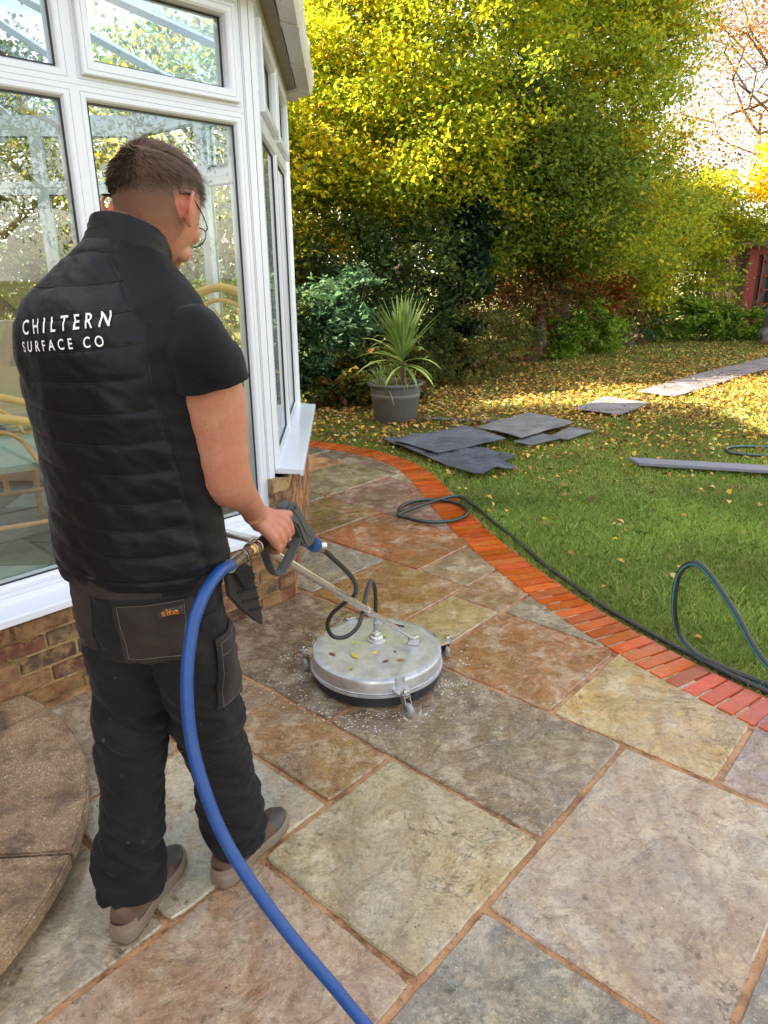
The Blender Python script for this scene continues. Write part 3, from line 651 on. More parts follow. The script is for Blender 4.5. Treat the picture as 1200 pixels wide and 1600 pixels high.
tree('tree', (2.6, 12.9, 0), 4.4, .12, [(2.2, 12.1, 3.1, 1.1, .8, 1.2), (3.1, 12.3, 2.5, 1.0, .7, 1.0), (1.5, 11.9, 2.3, .8, .6, .8)], 42000, .07, pal(((122, 144, 62), 4), ((100, 124, 54), 4), ((150, 164, 66), 2), ((196, 186, 66), .8)), 17, 'darker green leaved tree added in front of the olive one for its shaded hollow, above the brown shrubs', cs=.18, limbs=8, shell=.5)  # added tree: its darker leaf colour stands for the shaded hollow in the crown
# sparse orange tree against the sky, golden tree, far green masses
tree('tree', (10.4, 19, 0), 7.2, .15, [(8.2, 18.6, 6.3, 1.9, 1.8, 1.5), (10.4, 19, 7.4, 2.2, 2, 1.8), (7.2, 18.8, 7.9, 1.6, 1.6, 1.2), (7.0, 18.6, 4.4, 1.3, 1.3, 1.2), (9.4, 18.4, 4.4, 1.4, 1.3, 1.0)], 30000, .06, ORG, 13,
     'thin crowned orange leaved tree with bare branches against the white sky', cs=.42, nclump=500, shell=.15, limbs=24, twigs=7, mat=MLEAFD)
tree('tree', (9.5, 18.4, 0), 3.6, .08, [(8.9, 16.6, 3.75, .9, .8, .65), (8.3, 16.5, 3.2, .6, .6, .42), (9.8, 16.8, 3.5, 1.0, 1.0, .8)], 14000, .07, GLD, 14,
     'small bright golden tree behind the red timber garden building', cs=.14, nclump=260, shell=.4, limbs=8)
tree('tree', (6.3, 19, 0), 4.6, .1, [(6.2, 18.8, 3.4, 1.5, 1.2, 1.3), (7.6, 18.8, 2.8, 1.4, 1.2, 1.2), (5.0, 18.4, 2.6, 1.2, 1.2, 1.4)], 15000, .09, OLV, 15,
     'low olive brown tree filling the back of the border beneath the orange tree', cs=.24, limbs=12, twigs=2)
# shrub border, left to right
shrub('shrub', [(-.62, 9.1, .75, .42, .5, .65), (-.35, 9.3, 1.15, .35, .4, .4), (-.75, 9.2, .35, .4, .45, .35)], 6500, .095, LAUREL, 21, 'grey green broad leaved shrub beside the conservatory window, left of the plant pot', cs=.1, elong=2.1)
shrub('shrub', [(-.15, 8.7, .30, .42, .4, .34), (.25, 9.0, .35, .35, .35, .35), (-.5, 8.65, .2, .3, .3, .25)], 3800, .085, pal(((86, 96, 38), 3), ((128, 112, 42), 2), ((60, 78, 34), 4), ((132, 82, 44), 1)), 22, 'low bronze and green bush just behind the plant pot', cs=.08)
shrub('shrub', [(.25, 10.4, 1.35, .9, .6, 1.0), (-.5, 10.4, 1.5, .7, .5, 1.0), (.2, 10.0, .7, .7, .5, .6)], 12000, .075, DKG, 23, 'dark evergreen shrub in deep shade behind the potted yucca', cs=.15)
shrub('shrub', [(1.15, 11.0, 1.15, .38, .4, 1.15), (1.3, 11.1, 2.2, .3, .35, .6)], 6000, .085, IVY, 24, 'column of dark glossy ivy climbing a trunk below the tree', cat='ivy', cs=.09, elong=1.2)
shrub('shrub', [(1.35, 10.9, .45, .6, .55, .5), (2.0, 11.6, .5, .6, .5, .5), (1.0, 10.4, .35, .45, .4, .35)], 7500, .055, OLV, 25, 'rounded fine leaved olive bush right of the yucca', cs=.09)
shrub('shrub', [(2.2, 12.8, 1.2, .9, .6, 1.0), (3.0, 13.4, 1.3, .8, .6, 1.1)], 10000, .07, BRN, 26, 'dull brown and green shrub in shade below the green tree', cs=.16)
shrub('shrub', [(2.9, 13.2, .45, .6, .5, .48), (3.6, 13.7, .55, .6, .5, .5), (4.2, 14.0, .4, .5, .4, .4)], 8500, .085, BGR, 27, 'bright green leafy bush at the lawn edge, left of the bare brown stems', cs=.1)
shrub('shrub', [(4.0, 14.8, 1.5, .5, .5, .6), (4.5, 15.0, 1.0, .5, .5, .6)], 4200, .08, RED, 28, 'red and rust leaved shrub behind the bright green bush', cs=.13)
shrub('shrub', [(4.95, 15.3, .5, .5, .4, .55)], 900, .06, BRN, 29, 'clump of bare brown arching stems at the lawn edge', cs=.12, stems=46, sr=.016, stemtop=1.0)
shrub('shrub', [(5.6, 15.9, .45, .55, .4, .42)], 3600, .06, LAUREL, 30, 'low grey green conifer like bush beside the bare brown stems', cs=.07, elong=3)
shrub('shrub', [(5.0, 15.9, 1.9, .9, .7, .9), (6.0, 16.3, 2.2, 1.0, .7, 1.1), (5.4, 16.0, 1.1, .8, .6, .7), (6.9, 16.7, 2.6, .9, .7, .9)], 20000, .095, pal(((204, 206, 66), 4), ((172, 184, 62), 4), ((226, 210, 66), 2), ((124, 142, 54), 2)), 31, 'tall loose yellow green shrub left of the red timber garden building', cs=.17, stems=22, sr=.02)
shrub('shrub', [(6.5, 16.1, .45, .7, .45, .42), (7.3, 16.2, .4, .5, .4, .38), (8.0, 16.3, .3, .5, .25, .36)], 8000, .085, BGR, 32, 'low green bush in front of the red timber garden building', cs=.1)
shrub('shrub', [(7.2, 16.4, 1.2, .45, .4, 1.0), (8.3, 16.4, 2.4, .7, .35, .34), (7.5, 16.5, 2.3, .45, .4, .5)], 7500, .08, YGR, 33, 'slim yellow green shrub against the left corner of the red timber garden building', cs=.14)
shrub('hedge', [(x_, 18.5 + .25 * abs(x_ - 3), 1.3, 1.5, .7, 1.5) for x_ in np.arange(-6, 15, 1.5)], 42000, .10, OLV, 44, 'tall dark boundary hedge closing the garden behind the border trees', cat='hedge', cs=.22, stems=20, sr=.03)
# planting seen through the conservatory
tree('tree', (-2.9, 10.6, 0), 4.4, .12, [(-2.6, 10.2, 3.0, 1.3, 1.1, 1.5), (-1.7, 10.6, 2.4, 1.0, .9, 1.3), (-3.7, 10.4, 2.6, 1.2, 1.0, 1.4)], 26000, .075, pal(((196, 186, 44), 3), ((126, 140, 44), 4), ((226, 190, 50), 2), ((86, 100, 40), 2)), 41,
     'mixed yellow and green tree seen through the conservatory glass', cs=.18, limbs=10, twigs=2)
tree('tree', (-7.5, 11.5, 0), 5.2, .2, [(-7, 11, 3.4, 2.0, 2.0, 2.2), (-6, 12.6, 3.0, 1.6, 1.6, 1.8), (-8, 9.6, 3.2, 1.4, 1.5, 2.0), (-5.4, 11.4, 1.4, 1.3, 1.4, 1.2), (-7.4, 14, 3.4, 1.8, 1.8, 2.3)], 42000, .10, DKG, 42,
     'large dark evergreen tree behind the conservatory, far left', cs=.26, limbs=10)
shrub('shrub', [(-2.7, 8.3, .8, .9, .6, .8), (-4.0, 8.2, .9, .8, .6, .9), (-1.6, 8.9, .8, .7, .6, .8)], 11000, .075, DKG, 43, 'dark hedge shrub right outside the far conservatory windows', cs=.14)
# palmate leaved plant outside the far windows
fat = empty('potted_fatsia', (-2.35, 7.0, 0), 'bright lime palmate leaved plant outside the far conservatory windows', 'plant')
fm = MB(); fl = MB(); rg = np.random.default_rng(5)
for k in range(9):
    tip = Vector((-2.35 + rg.normal(0, .24), 7.0 + rg.normal(0, .15), 1.35 + rg.uniform(0, .35))); limb(fm, (-2.35, 7.0, 0), tip, .012, .005, rg, .2, 5)
    for j in range(8):
        a = j * 2 * math.pi / 8 + k; d = Vector((math.cos(a), math.sin(a) * .6, .25 + math.sin(a) * .3)).normalized(); s_ = d.cross(Vector((0, -.5, 1))).normalized() * .028; Lf = .17
        fl.add([tip, tip + d * Lf * .6 + s_, tip + d * Lf, tip + d * Lf * .6 - s_], [(0, 1, 2, 3)])
fm.build('stems', MTWIG, fat); fl.build('leaves', M_('lime_leaf', lin(190, 206, 60)[:3], .45), fat, clean=False)
# trees on the open side of the garden (mirrored in the window glass)
tree('tree', (9.5, -2.2, 0), 5.5, .2, [(9.5, -2.2, 3.6, 2.0, 2.0, 1.7), (9.9, -4.5, 3.8, 1.8, 1.8, 1.7), (9.4, .4, 3.0, 1.4, 1.5, 1.5)], 9000, .10, WIL, 51, 'pale green willow on the right side of the garden', cs=.28, elong=3.2, droop=1.5, limbs=12, twigs=3)
tree('tree', (11, 3.6, 0), 7.5, .2, [(11, 3.6, 5.0, 2.2, 2.2, 2.2)], 900, .07, BRN, 52, 'almost bare tree on the right side of the garden', cs=.4, limbs=26, twigs=7)
# ================================================================ HOUSE (its roof shades the patio and lawn)
house = empty('brick_house', (-9, 0, 0), 'two storey brick house behind the conservatory', 'house')
HX0, HX1, HY0, HY1, HE, HRZ = -13.2, -5.25, -9.0, 7.0, 4.9, 6.9
MHB = NT('house_brick'); p_ = MHB.pos(); bt = MHB.n('TexBrick', Scale=1, Color1=lin(150, 92, 68), Color2=lin(124, 74, 58), Mortar=lin(168, 150, 124)); bt.inputs['Brick Width'].default_value = .225; bt.inputs['Row Height'].default_value = .075; bt.inputs['Mortar Size'].default_value = .008
sx = MHB.n('SeparateXYZ'); MHB.set(sx.inputs[0], p_); cx_ = MHB.n('CombineXYZ'); MHB.set(cx_.inputs[0], MHB.math('ADD', sx.outputs[0], sx.outputs[1])); MHB.set(cx_.inputs[1], sx.outputs[2]); MHB.set(bt.inputs[0], cx_.outputs[0])
MHB.B(base=bt.outputs[0], rough=.85); MHB = MHB.m
mb = MB(); mb.prism([(HY0, 0), (HY1, 0), (HY1, HE), ((HY0 + HY1) / 2 * 0 + HY1, HE), (HY0, HE)], (0, 1, 0), (0, 0, 1), (1, 0, 0), (0, 0, -.02), HX0, HX1); mb.build('wall', MHB, house)
xm = (HX0 + HX1) / 2; MRT = M_('roof_tile', (.16, .09, .07), .85, var=.3, scale=8)
MB().add([(HX1 + .35, HY0 - .3, HE), (HX1 + .35, HY1 + .3, HE), (HX0 - .35, HY1 + .3, HE), (HX0 - .35, HY0 - .3, HE), (xm, HY0 + 3.2, HRZ), (xm, HY1 - 2.2, HRZ)], [(0, 1, 5, 4), (1, 2, 5), (2, 3, 4, 5), (3, 0, 4), (3, 2, 1, 0)]).build('roof', MRT, house)
# ================================================================ GARDEN THINGS
# red timber garden building
red = empty('garden_building', (8.9, 17.2, 0), 'red timber garden building with small paned windows, cut by the right edge', 'garden building')
MRD = M_('red_paint', lin(128, 22, 16)[:3], .55, var=.25, scale=12); MDK = M_('dark_window', (.012, .016, .014), .35)
rx0, ry = 8.16, 16.9; MB().box((9.6, ry + 1.2, 1.0), (2.7, 2.2, 2.0)).build('wall', M_('dark_timber', (.09, .05, .04), .8), red)
MB().box((rx0 + .12, ry, .95), (.20, .1, 1.9), bev=0).build('corner_board', MRD, red)
MB().box((9.6, ry - .02, 1.88), (2.9, .1, .16)).build('head_board', MRD, red); MB().box((9.6, ry - .02, .42), (2.7, .09, .14)).build('bottom_board', MRD, red)
MB().box((9.7, ry + .06, 1.15), (2.3, .01, 1.3)).build('glass_pane', MDK, red)
for k in range(7): MB().box((rx0 + .34 + k * .26, ry - .02, 1.15), (.035, .06, 1.34)).build('glazing_bar', MRD, red)
for k in range(4): MB().box((9.75, ry - .025, .75 + k * .30), (2.4, .05, .035)).build('glazing_bar', MRD, red)
MB().add([(8.0, ry - .35, 1.96), (11.2, ry - .35, 1.96), (11.2, ry + 2.6, 1.96), (8.0, ry + 2.6, 1.96), (9.6, ry + 1.1, 2.3)], [(0, 1, 4), (1, 2, 4), (2, 3, 4), (3, 0, 4), (3, 2, 1, 0)]).build('roof', MRT, red)
# bagged garden furniture at the right edge
cov = MB(); cov.loft([(8.35, 15.4, 0, .38, .3), (8.35, 15.4, .25, .42, .34), (8.35, 15.42, .3, .34, .28), (8.38, 15.42, .6, .40, .32), (8.4, 15.42, .82, .34, .26), (8.4, 15.42, .9, .1, .08)], 28)
me = remesh(cov, .03, 2); v = vget(me); nn_ = nget(me); v += nn_ * np.array([[noise.noise(Vector(q) * 6) * .05] for q in v]); vset(me, v)
tag(link_mesh('covered_seat', me, M_('grey_plastic_cover', (.16, .15, .16), .35, var=.4, scale=7), None, True), 'grey plastic covered garden seat at the right edge by the shrubs', 'garden seat')
# big grey pot with a yucca
PX, PY = .135, 7.78
pot = empty('plant_pot', (PX, PY, 0), 'large round grey plastic plant pot standing on the grass', 'plant pot')
MPOT = M_('grey_plastic', (.135, .125, .125), .5, var=.12, scale=14, bump=.001, bscale=30)
MB().lathe([(.0, 0), (.215, 0), (.225, .01), (.262, .28), (.266, .285), (.268, .30), (.270, .325), (.266, .33), (.272, .345), (.275, .375), (.268, .378), (.272, .40), (.285, .402), (.300, .41), (.304, .425), (.300, .44), (.280, .442), (.262, .43), (.255, .36)], (PX, PY, -.01), 48).build('pot_body', MPOT, pot, smooth=True)
MB().lathe([(0.001, .385), (.26, .38)], (PX, PY, 0), 24).build('soil', M_('soil', (.05, .035, .025), .95, var=.4, scale=30, bump=.01), pot)
yu = empty('yucca', (PX + .08, PY, .38), 'spiky green yucca growing in the grey pot', 'yucca'); rg = np.random.default_rng(3)
MYU = M_('yucca_leaf', lin(122, 148, 76)[:3], .35, var=.35, scale=9)
MYU2 = M_('yucca_lit_leaf', lin(166, 184, 98)[:3], .4, var=.2, scale=9)
def blade(mb, base, d, Lg, wd, bend):
    d = Vector(d).normalized(); s_ = d.cross(Vector((0, 0, 1)))
    s_ = s_.normalized() if s_.length > .05 else Vector((1, 0, 0))
    k = 6; vs = []; q = Vector(base)
    for i in range(k + 1):
        t = i / k; ww = wd * (.55 + 1.0 * t) * (1 if t < .45 else (1 - (t - .45) / .55) ** .8 * 1.0 + .0) * .72 + .0008
        up = s_.cross(d).normalized(); vs += [q - s_ * ww + up * ww * .5, q - up * 0, q + s_ * ww + up * ww * .5]
        d = (d + Vector((0, 0, -bend / k * (t + .3)))).normalized(); q = q + d * (Lg / k)
    fs = []
    for i in range(k):
        for j in range(2): fs.append((3 * i + j, 3 * i + j + 1, 3 * i + j + 4, 3 * i + j + 3))
    mb.add(vs, fs)
for k in range(76):
    el = rg.uniform(-.1, 1.5) if k > 34 else rg.uniform(.9, 1.52); a = rg.uniform(0, 2 * math.pi)
    d = (math.cos(a) * math.cos(el), math.sin(a) * math.cos(el), math.sin(el)); b = (PX + .08 + d[0] * .02, PY + d[1] * .02, .60 + .12 * math.sin(el))
    mb = MB(); blade(mb, b, d, rg.uniform(.46, .70) * (1 if el > .2 else .75), rg.uniform(.024, .036), .35 if el > .8 else 1.3)
    mb.build('leaf', MYU2 if rg.random() < .35 else MYU, yu, clean=False)
MB().tube([(PX + .08, PY, .36), (PX + .08, PY + .01, .62)], [.032, .028], 10).build('stem', MBARK, yu)
yu2 = empty('yucca_offset', (PX - .17, PY - .05, .38), 'small yucca offset at the left rim of the grey pot', 'yucca')
for k in range(22):
    el = rg.uniform(.3, 1.5); a = rg.uniform(0, 2 * math.pi); d = (math.cos(a) * math.cos(el), math.sin(a) * math.cos(el), math.sin(el))
    mb = MB(); blade(mb, (PX - .165, PY - .05, .38), d, rg.uniform(.2, .34), .009, 1.3); mb.build('leaf', MYU2 if k % 3 == 0 else MYU, yu2, clean=False)
gr_ = empty('grass_tuft', (PX + .02, PY, .38), 'strappy pale grass tuft in the middle of the grey pot', 'plant')
tb_ = MB()
for k in range(70):
    el = rg.uniform(.2, 1.4); a = rg.uniform(0, 2 * math.pi); d = (math.cos(a) * math.cos(el), math.sin(a) * math.cos(el), math.sin(el)); blade(tb_, (PX + rg.uniform(-.13, .2), PY + rg.uniform(-.15, .12), .37), d, rg.uniform(.2, .38), .004, 1.8)
tb_.build('blades', M_('straw_blade', lin(150, 150, 86)[:3], .5, var=.3, scale=12), gr_, clean=False)
# ground protection mats
MMAT = NT('rubber_mat'); p_ = MMAT.pos(); oi = MMAT.n('ObjectInfo'); wv = MMAT.n('TexWave', Scale=9, Distortion=1.5, Detail=2); MMAT.set(wv.inputs[0], MMAT.mapv(p_, rot=(0, 0, R_(70))))
c = MMAT.mix(MMAT.rampv(MMAT.noise(p_, 5, 6, .7), .4, .62), oi.outputs['Color'], MMAT.mix(1, oi.outputs['Color'], lin(214, 214, 220), 'MULTIPLY'))
c = MMAT.mix(MMAT.math('MULTIPLY', MMAT.rampv(MMAT.noise(p_, 46, 6, .8), .54, .66, 0, .7), MMAT.rampv(MMAT.noise(p_, 2.2, 2), .46, .56)), c, lin(190, 192, 198))
MMAT.B(base=c, rough=MMAT.rampv(MMAT.noise(p_, 4, 3), .4, .6, .3, .6), nrm=MMAT.bump(MMAT.math('ADD', wv.outputs[1], MMAT.noise(p_, 40, 4)), .004, .7)); MMAT = MMAT.m
def mat_sheet(pts, z, label, col, i, sag=.02, flutter=0, group='rubber mats laid over the lawn'):
    """quad sheet with thickness that follows the lumps of the lawn; pts in order"""
    a, b, c, d = [Vector((*p, 0)) for p in pts]; nx, ny = 18, 12; vs = []
    def top(u, v_):
        q = a * (1 - u) * (1 - v_) + b * u * (1 - v_) + c * u * v_ + d * (1 - u) * v_
        e = noise.noise(q * 3 + Vector((i * 7, 0, 0))); edge = noise.noise(q * 14 + Vector((0, i * 3, 0))) * .012
        rr = abs(noise.noise(Vector((q.x * 5 + i, q.y * 1.3, 0)))) * flutter
        return Vector((q.x + edge * (abs(u - .5) > .49), q.y + edge * (abs(v_ - .5) > .49), z + sag * e * .5 + rr))
    g = [[top(ii / nx, jj / ny) for ii in range(nx + 1)] for jj in range(ny + 1)]; W_ = nx + 1
    for row in g: vs += row
    m = len(vs); vs += [q - Vector((0, 0, .008)) for q in vs[:m]]; fs = []
    for j in range(ny):
        for k in range(nx): fs.append((j * W_ + k, j * W_ + k + 1, (j + 1) * W_ + k + 1, (j + 1) * W_ + k)); fs.append((m + j * W_ + k, m + (j + 1) * W_ + k, m + (j + 1) * W_ + k + 1, m + j * W_ + k + 1))
    ring = [k for k in range(W_)] + [j * W_ + nx for j in range(1, ny + 1)] + [ny * W_ + k for k in range(nx - 1, -1, -1)] + [j * W_ for j in range(ny - 1, 0, -1)]
    for k in range(len(ring)): x, y = ring[k], ring[(k + 1) % len(ring)]; fs.append((x, m + x, m + y, y))
    o = MB().add(vs, fs).build('ground_mat', MMAT, smooth=True, color=lin(*col)); return tag(o, label, 'mat', group)
mat_sheet([(-.02, 6.72), (.70, 5.42), (1.09, 5.66), (.45, 6.9)], .05, 'dark wrinkled mat lowest by the brick edging', (88, 92, 106), 1, .03, .05)
mat_sheet([(.55, 6.12), (.95, 5.75), (1.14, 6.0), (.82, 6.4)], .045, 'dark torn mat corner between the wrinkled mat and the grass', (80, 84, 96), 8, .03, .03)
mat_sheet([(.10, 6.50), (.47, 6.00), (1.15, 6.58), (.80, 7.12)], .085, 'dark grey mat with white chalky scuffs on the lawn edge', (100, 104, 116), 2, .03)
mat_sheet([(.93, 7.06), (1.29, 6.58), (1.95, 7.24), (1.60, 7.78)], .085, 'grey scuffed mat lying uppermost, right of the darker mats', (136, 134, 138), 3, .03)
mat_sheet([(1.22, 6.56), (1.35, 6.40), (1.72, 6.70), (1.52, 6.9)], .05, 'narrow mat corner showing under the grey scuffed mat', (116, 118, 126), 4)
mat_sheet([(1.60, 6.72), (1.74, 6.62), (2.10, 7.0), (1.90, 7.18)], .05, 'small grey mat end poking out right of the scuffed mat', (122, 124, 130), 5)
mat_sheet([(2.20, 8.19), (2.60, 7.80), (3.18, 8.50), (2.80, 8.96)], .045, 'single grey square mat lying alone among the leaves', (142, 138, 144), 6)
pathq = [[(3.33, 9.36), (3.68, 8.96), (4.35, 9.66), (4.0, 10.08)], [(4.02, 10.1), (4.37, 9.68), (5.0, 10.33), (4.62, 10.75)], [(4.64, 10.77), (5.02, 10.35), (5.62, 10.95), (5.25, 11.38)], [(5.27, 11.4), (5.64, 10.97), (6.3, 11.6), (5.92, 12.0)], [(5.94, 12.0), (6.32, 11.62), (7.1, 12.35), (6.72, 12.8)]]
for k, q in enumerate(pathq): mat_sheet(q, .045, ['mat nearest the camera in the far row across the sunlit grass', 'second mat of the far row, counted from the near end', 'third mat of the far row, counted from the near end', 'fourth mat of the far row, counted from the near end', 'farthest mat of the row, at the right edge'][k], (138, 132, 140), 10 + k, .02, 0, 'mats laid in a row across the lawn')
mat_sheet([(.43, 7.86), (.44, 7.76), (1.42, 7.46), (1.44, 7.58)], .03, 'thin grey board half buried in leaves right of the plant pot', (104, 100, 100), 20, .015, 0, 'boards on the lawn')
pl = MB(); A_, B_ = Vector((2.10, 5.80, .0)), Vector((3.9, 5.28, .0)); dd = (B_ - A_).normalized(); sd = Vector((-dd.y, dd.x, 0))
pl.add([A_ - sd * .09 + dd * .03, B_ - sd * .09, B_ + sd * .085, A_ + sd * .085 - dd * .05], []); pl.v = [tuple(Vector(q) + Vector((0, 0, z))) for z in (.035, .06) for q in pl.v[:4]]
pl.add([], []); pl.f = [(3, 2, 1, 0), (4, 5, 6, 7), (0, 1, 5, 4), (1, 2, 6, 5), (2, 3, 7, 6), (3, 0, 4, 7)]
tag(pl.build('plank', M_('grey_board', lin(122, 124, 138)[:3], .5, var=.1, scale=10), bev=.004), 'long narrow grey board lying on the lawn at the right edge', 'board')
# hoses
MHK = M_('black_rubber', (.022, .023, .024), .38, var=.3, scale=20); MTL = M_('teal_stripe', lin(40, 138, 140)[:3], .35)
def hose(name, pts, r, label, mat, k=10, stripe=None, n=10):
    cp = catmull(pts, k); o = MB().tube(cp, r, n).build(name, mat, None, smooth=True); tag(o, label, 'hose')
    if stripe: 
        off = [q + Vector(stripe).normalized() * r * .55 for q in cp]; MB().tube(off, r * .50, 6).build('stripe', MTL, o, smooth=True)
    return o
hz = .012
ring = []
for k in range(0, 15):
    a = R_(200 - k * 26); ring.append((.335 + .235 * math.cos(a), 4.64 + .25 * math.sin(a), hz + .004 + .0009 * k))
ring = ring + [(.50, 4.93, .03), (.62, 4.74, .028), (.70, 4.42, .03), (.80, 4.10, .02), (.885, 3.74, .016), (.985, 3.44, .014), (1.08, 3.17, .012), (1.20, 2.92, .012), (1.33, 2.68, .012), (1.47, 2.46, .012), (1.66, 2.24, .012), (2.0, 2.0, .012)]
hose('garden_hose', ring, .0120, 'thin black and teal hose coiled once on the brick edging and trailing along it', MHK, 7, (.1, -.7, .7))
lp = [(2.0, 1.5, .05), (1.62, 2.12, .04), (1.435, 2.35, .175), (1.364, 2.5, .313), (1.292, 2.6, .432), (1.244, 2.65, .466), (1.213, 2.70, .402), (1.215, 2.72, .262), (1.255, 2.74, .12), (1.31, 2.70, .04), (1.39, 2.62, .015), (1.50, 2.50, .012), (1.7, 2.32, .012), (2.2, 2.1, .012)]
hose('garden_hose', lp, .0125, 'black and teal hose standing up in a tall loop on the lawn', MHK, 9, (-.9, -.5, -.2))
hose('garden_hose', [(4.4, 6.35, .03), (3.6, 6.3, .03), (3.25, 6.34, .03), (3.08, 6.26, .035), (3.06, 6.12, .03), (3.25, 6.02, .03), (3.6, 5.98, .03), (4.3, 6.0, .03)], .014, 'far green and black hose bend on the leafy lawn near the long board', MHK, 8, (0, -.5, .8))
# ================================================================ GRASS AND FALLEN LEAVES
def grass_patch(n, x0, x1, y0, y1, h, wd, seed):
    rg = np.random.default_rng(seed); y = y0 + (y1 - y0) * rg.random(n); half = .62
    x = x0 + (x1 - x0) * rg.random(n)
    k = x < y * .62 + 1.6; x, y = x[k], y[k]
    if y0 < 8:
        ii = ((MIDA[None, :, 0] - x[:, None]) ** 2 + (MIDA[None, :, 1] - y[:, None]) ** 2).argmin(1); i2 = np.clip(ii, 1, len(MIDA) - 2)
        tt = MIDA[i2 + 1] - MIDA[i2 - 1]; tt /= np.linalg.norm(tt, axis=1)[:, None]; sd_ = (x - MIDA[ii, 0]) * -tt[:, 1] + (y - MIDA[ii, 1]) * tt[:, 0]
        k = sd_ > .113; x, y = x[k], y[k]
    n = len(x); P = np.stack([x, y, np.full(n, -.014)], 1)
    low = np.array([noise.noise((a * 1.3, b * 1.3, 0)) for a, b in zip(x, y)])
    hh = h * (1 + rg.normal(0, .25, n)) * (1 + low * .5); hh = np.clip(hh, .01, .09)
    a = rg.uniform(0, 2 * np.pi, n); s = np.stack([np.cos(a), np.sin(a), a * 0], 1) * (wd * rg.uniform(.6, 1.3, n))[:, None]
    ln = rg.normal(0, .55, (n, 3)); ln[:, 2] = 0; tip = P + np.stack([0 * hh, 0 * hh, hh], 1) + ln * hh[:, None]; midp = P + np.stack([0 * hh, 0 * hh, hh * .62], 1) + ln * hh[:, None] * .28
    V = np.stack([P - s * .5, P + s * .5, midp + s * .42, tip, midp - s * .42], 1).reshape(-1, 3)
    F = (np.arange(n)[:, None] * 5 + np.array([0, 1, 2, 3, 4])[None, :])
    # dry/brown towards the leaf-strewn middle of the lawn
    brown = np.clip((y - 4.6 - .25 * (x - 1) + low * 1.6) / 2.6, 0, 1) * .55
    g = np.array([lin(158, 184, 88)[:3], lin(132, 166, 74)[:3], lin(180, 200, 108)[:3], lin(200, 202, 130)[:3]])[rg.choice(4, n, p=[.38, .32, .2, .1])]
    b = np.array([lin(140, 132, 58)[:3], lin(110, 112, 46)[:3], lin(160, 140, 84)[:3]])[rg.choice(3, n)]
    mixf = (rg.random(n) < brown)[:, None]; c = np.where(mixf, b, g) * (rg.uniform(.7, 1.2, n) * (1 + low * .55))[:, None]
    return V, F, np.repeat(c, 5, axis=0)
parts_ = [grass_patch(170000, .3, 4.6, 1.3, 5.0, .036, .0042, 61), grass_patch(105000, -.7, 6.2, 4.6, 7.8, .034, .0065, 62), grass_patch(90000, -1.5, 9.8, 7.6, 17, .034, .013, 63)]
V = np.concatenate([p[0] for p in parts_]); off = np.cumsum([0] + [len(p[0]) for p in parts_])[:-1]; F = np.concatenate([p[1] + o_ for p, o_ in zip(parts_, off)]); C_ = np.concatenate([p[2] for p in parts_])
tag(npmesh('grass', V, F, MGRASS, None, C_), 'short green grass blades of the lawn', 'grass', kind='stuff')
rg = np.random.default_rng(71); n = 90000; y = 2.4 + 14.2 * rg.random(n) ** .8; x = -1.0 + (y * .62 + 1.6) * rg.random(n)
def dens(x, y):
    big = np.array([noise.noise((a * .8, b * .8, 3)) for a, b in zip(x, y)]); fi = np.array([noise.noise((a * 3, b * 3, 9)) for a, b in zip(x, y)])
    d = .006 + .016 * np.clip(y - 3, 0, 2) / 2
    d = d + .34 * np.clip((y - 5.6 + big * 1.6) / 2.4, 0, 1) * np.clip((y + .25 * x - 5.0) / 1.6, 0, 1)
    core = np.exp(-((y - 8.6 - .22 * x) / 1.5) ** 2) * 1.0; d = d + core * .42
    d = d * (1 - .72 * np.clip((y - 11 - .25 * x) / 2.2, 0, 1) * np.clip((x - 1.5) / 1.5, 0, 1))
    return np.clip(d * (1 + fi * 1.5), 0, 1)
k = rg.random(n) < dens(x, y) * .9; x, y = x[k], y[k]
sd_ = np.array([midside(a, b)[0] if b < 7.6 else 9 for a, b in zip(x, y)]); k = sd_ > .14; x, y = x[k], y[k]; n = len(x)
pc = np.array([lin(*c)[:3] for c in ((226, 184, 72), (206, 158, 72), (186, 134, 76), (142, 98, 66), (232, 206, 124), (116, 82, 58), (200, 180, 124))])
pw1 = np.array([.15, .17, .20, .18, .10, .10, .10]); pw2 = np.array([.12, .12, .24, .26, .06, .16, .04])
under = (np.clip((y - 9.3 - .15 * x) / 1.0, 0, 1) * np.clip((3.6 - x) / 1.5, 0, 1))[:, None]
col = np.where(rg.random((n, 1)) < under, pc[rg.choice(7, n, p=pw2)], pc[rg.choice(7, n, p=pw1)]) * rg.uniform(.8, 1.15, n)[:, None]
P = np.stack([x, y, .012 + .03 * rg.random(n)], 1)
tag(leafmesh('fallen_leaves', P, .048, col, rg, None, MLEAFD, 1.5, 0, .4, 2.2, .45), 'yellow and brown autumn leaves scattered over the lawn', 'leaves', kind='stuff')
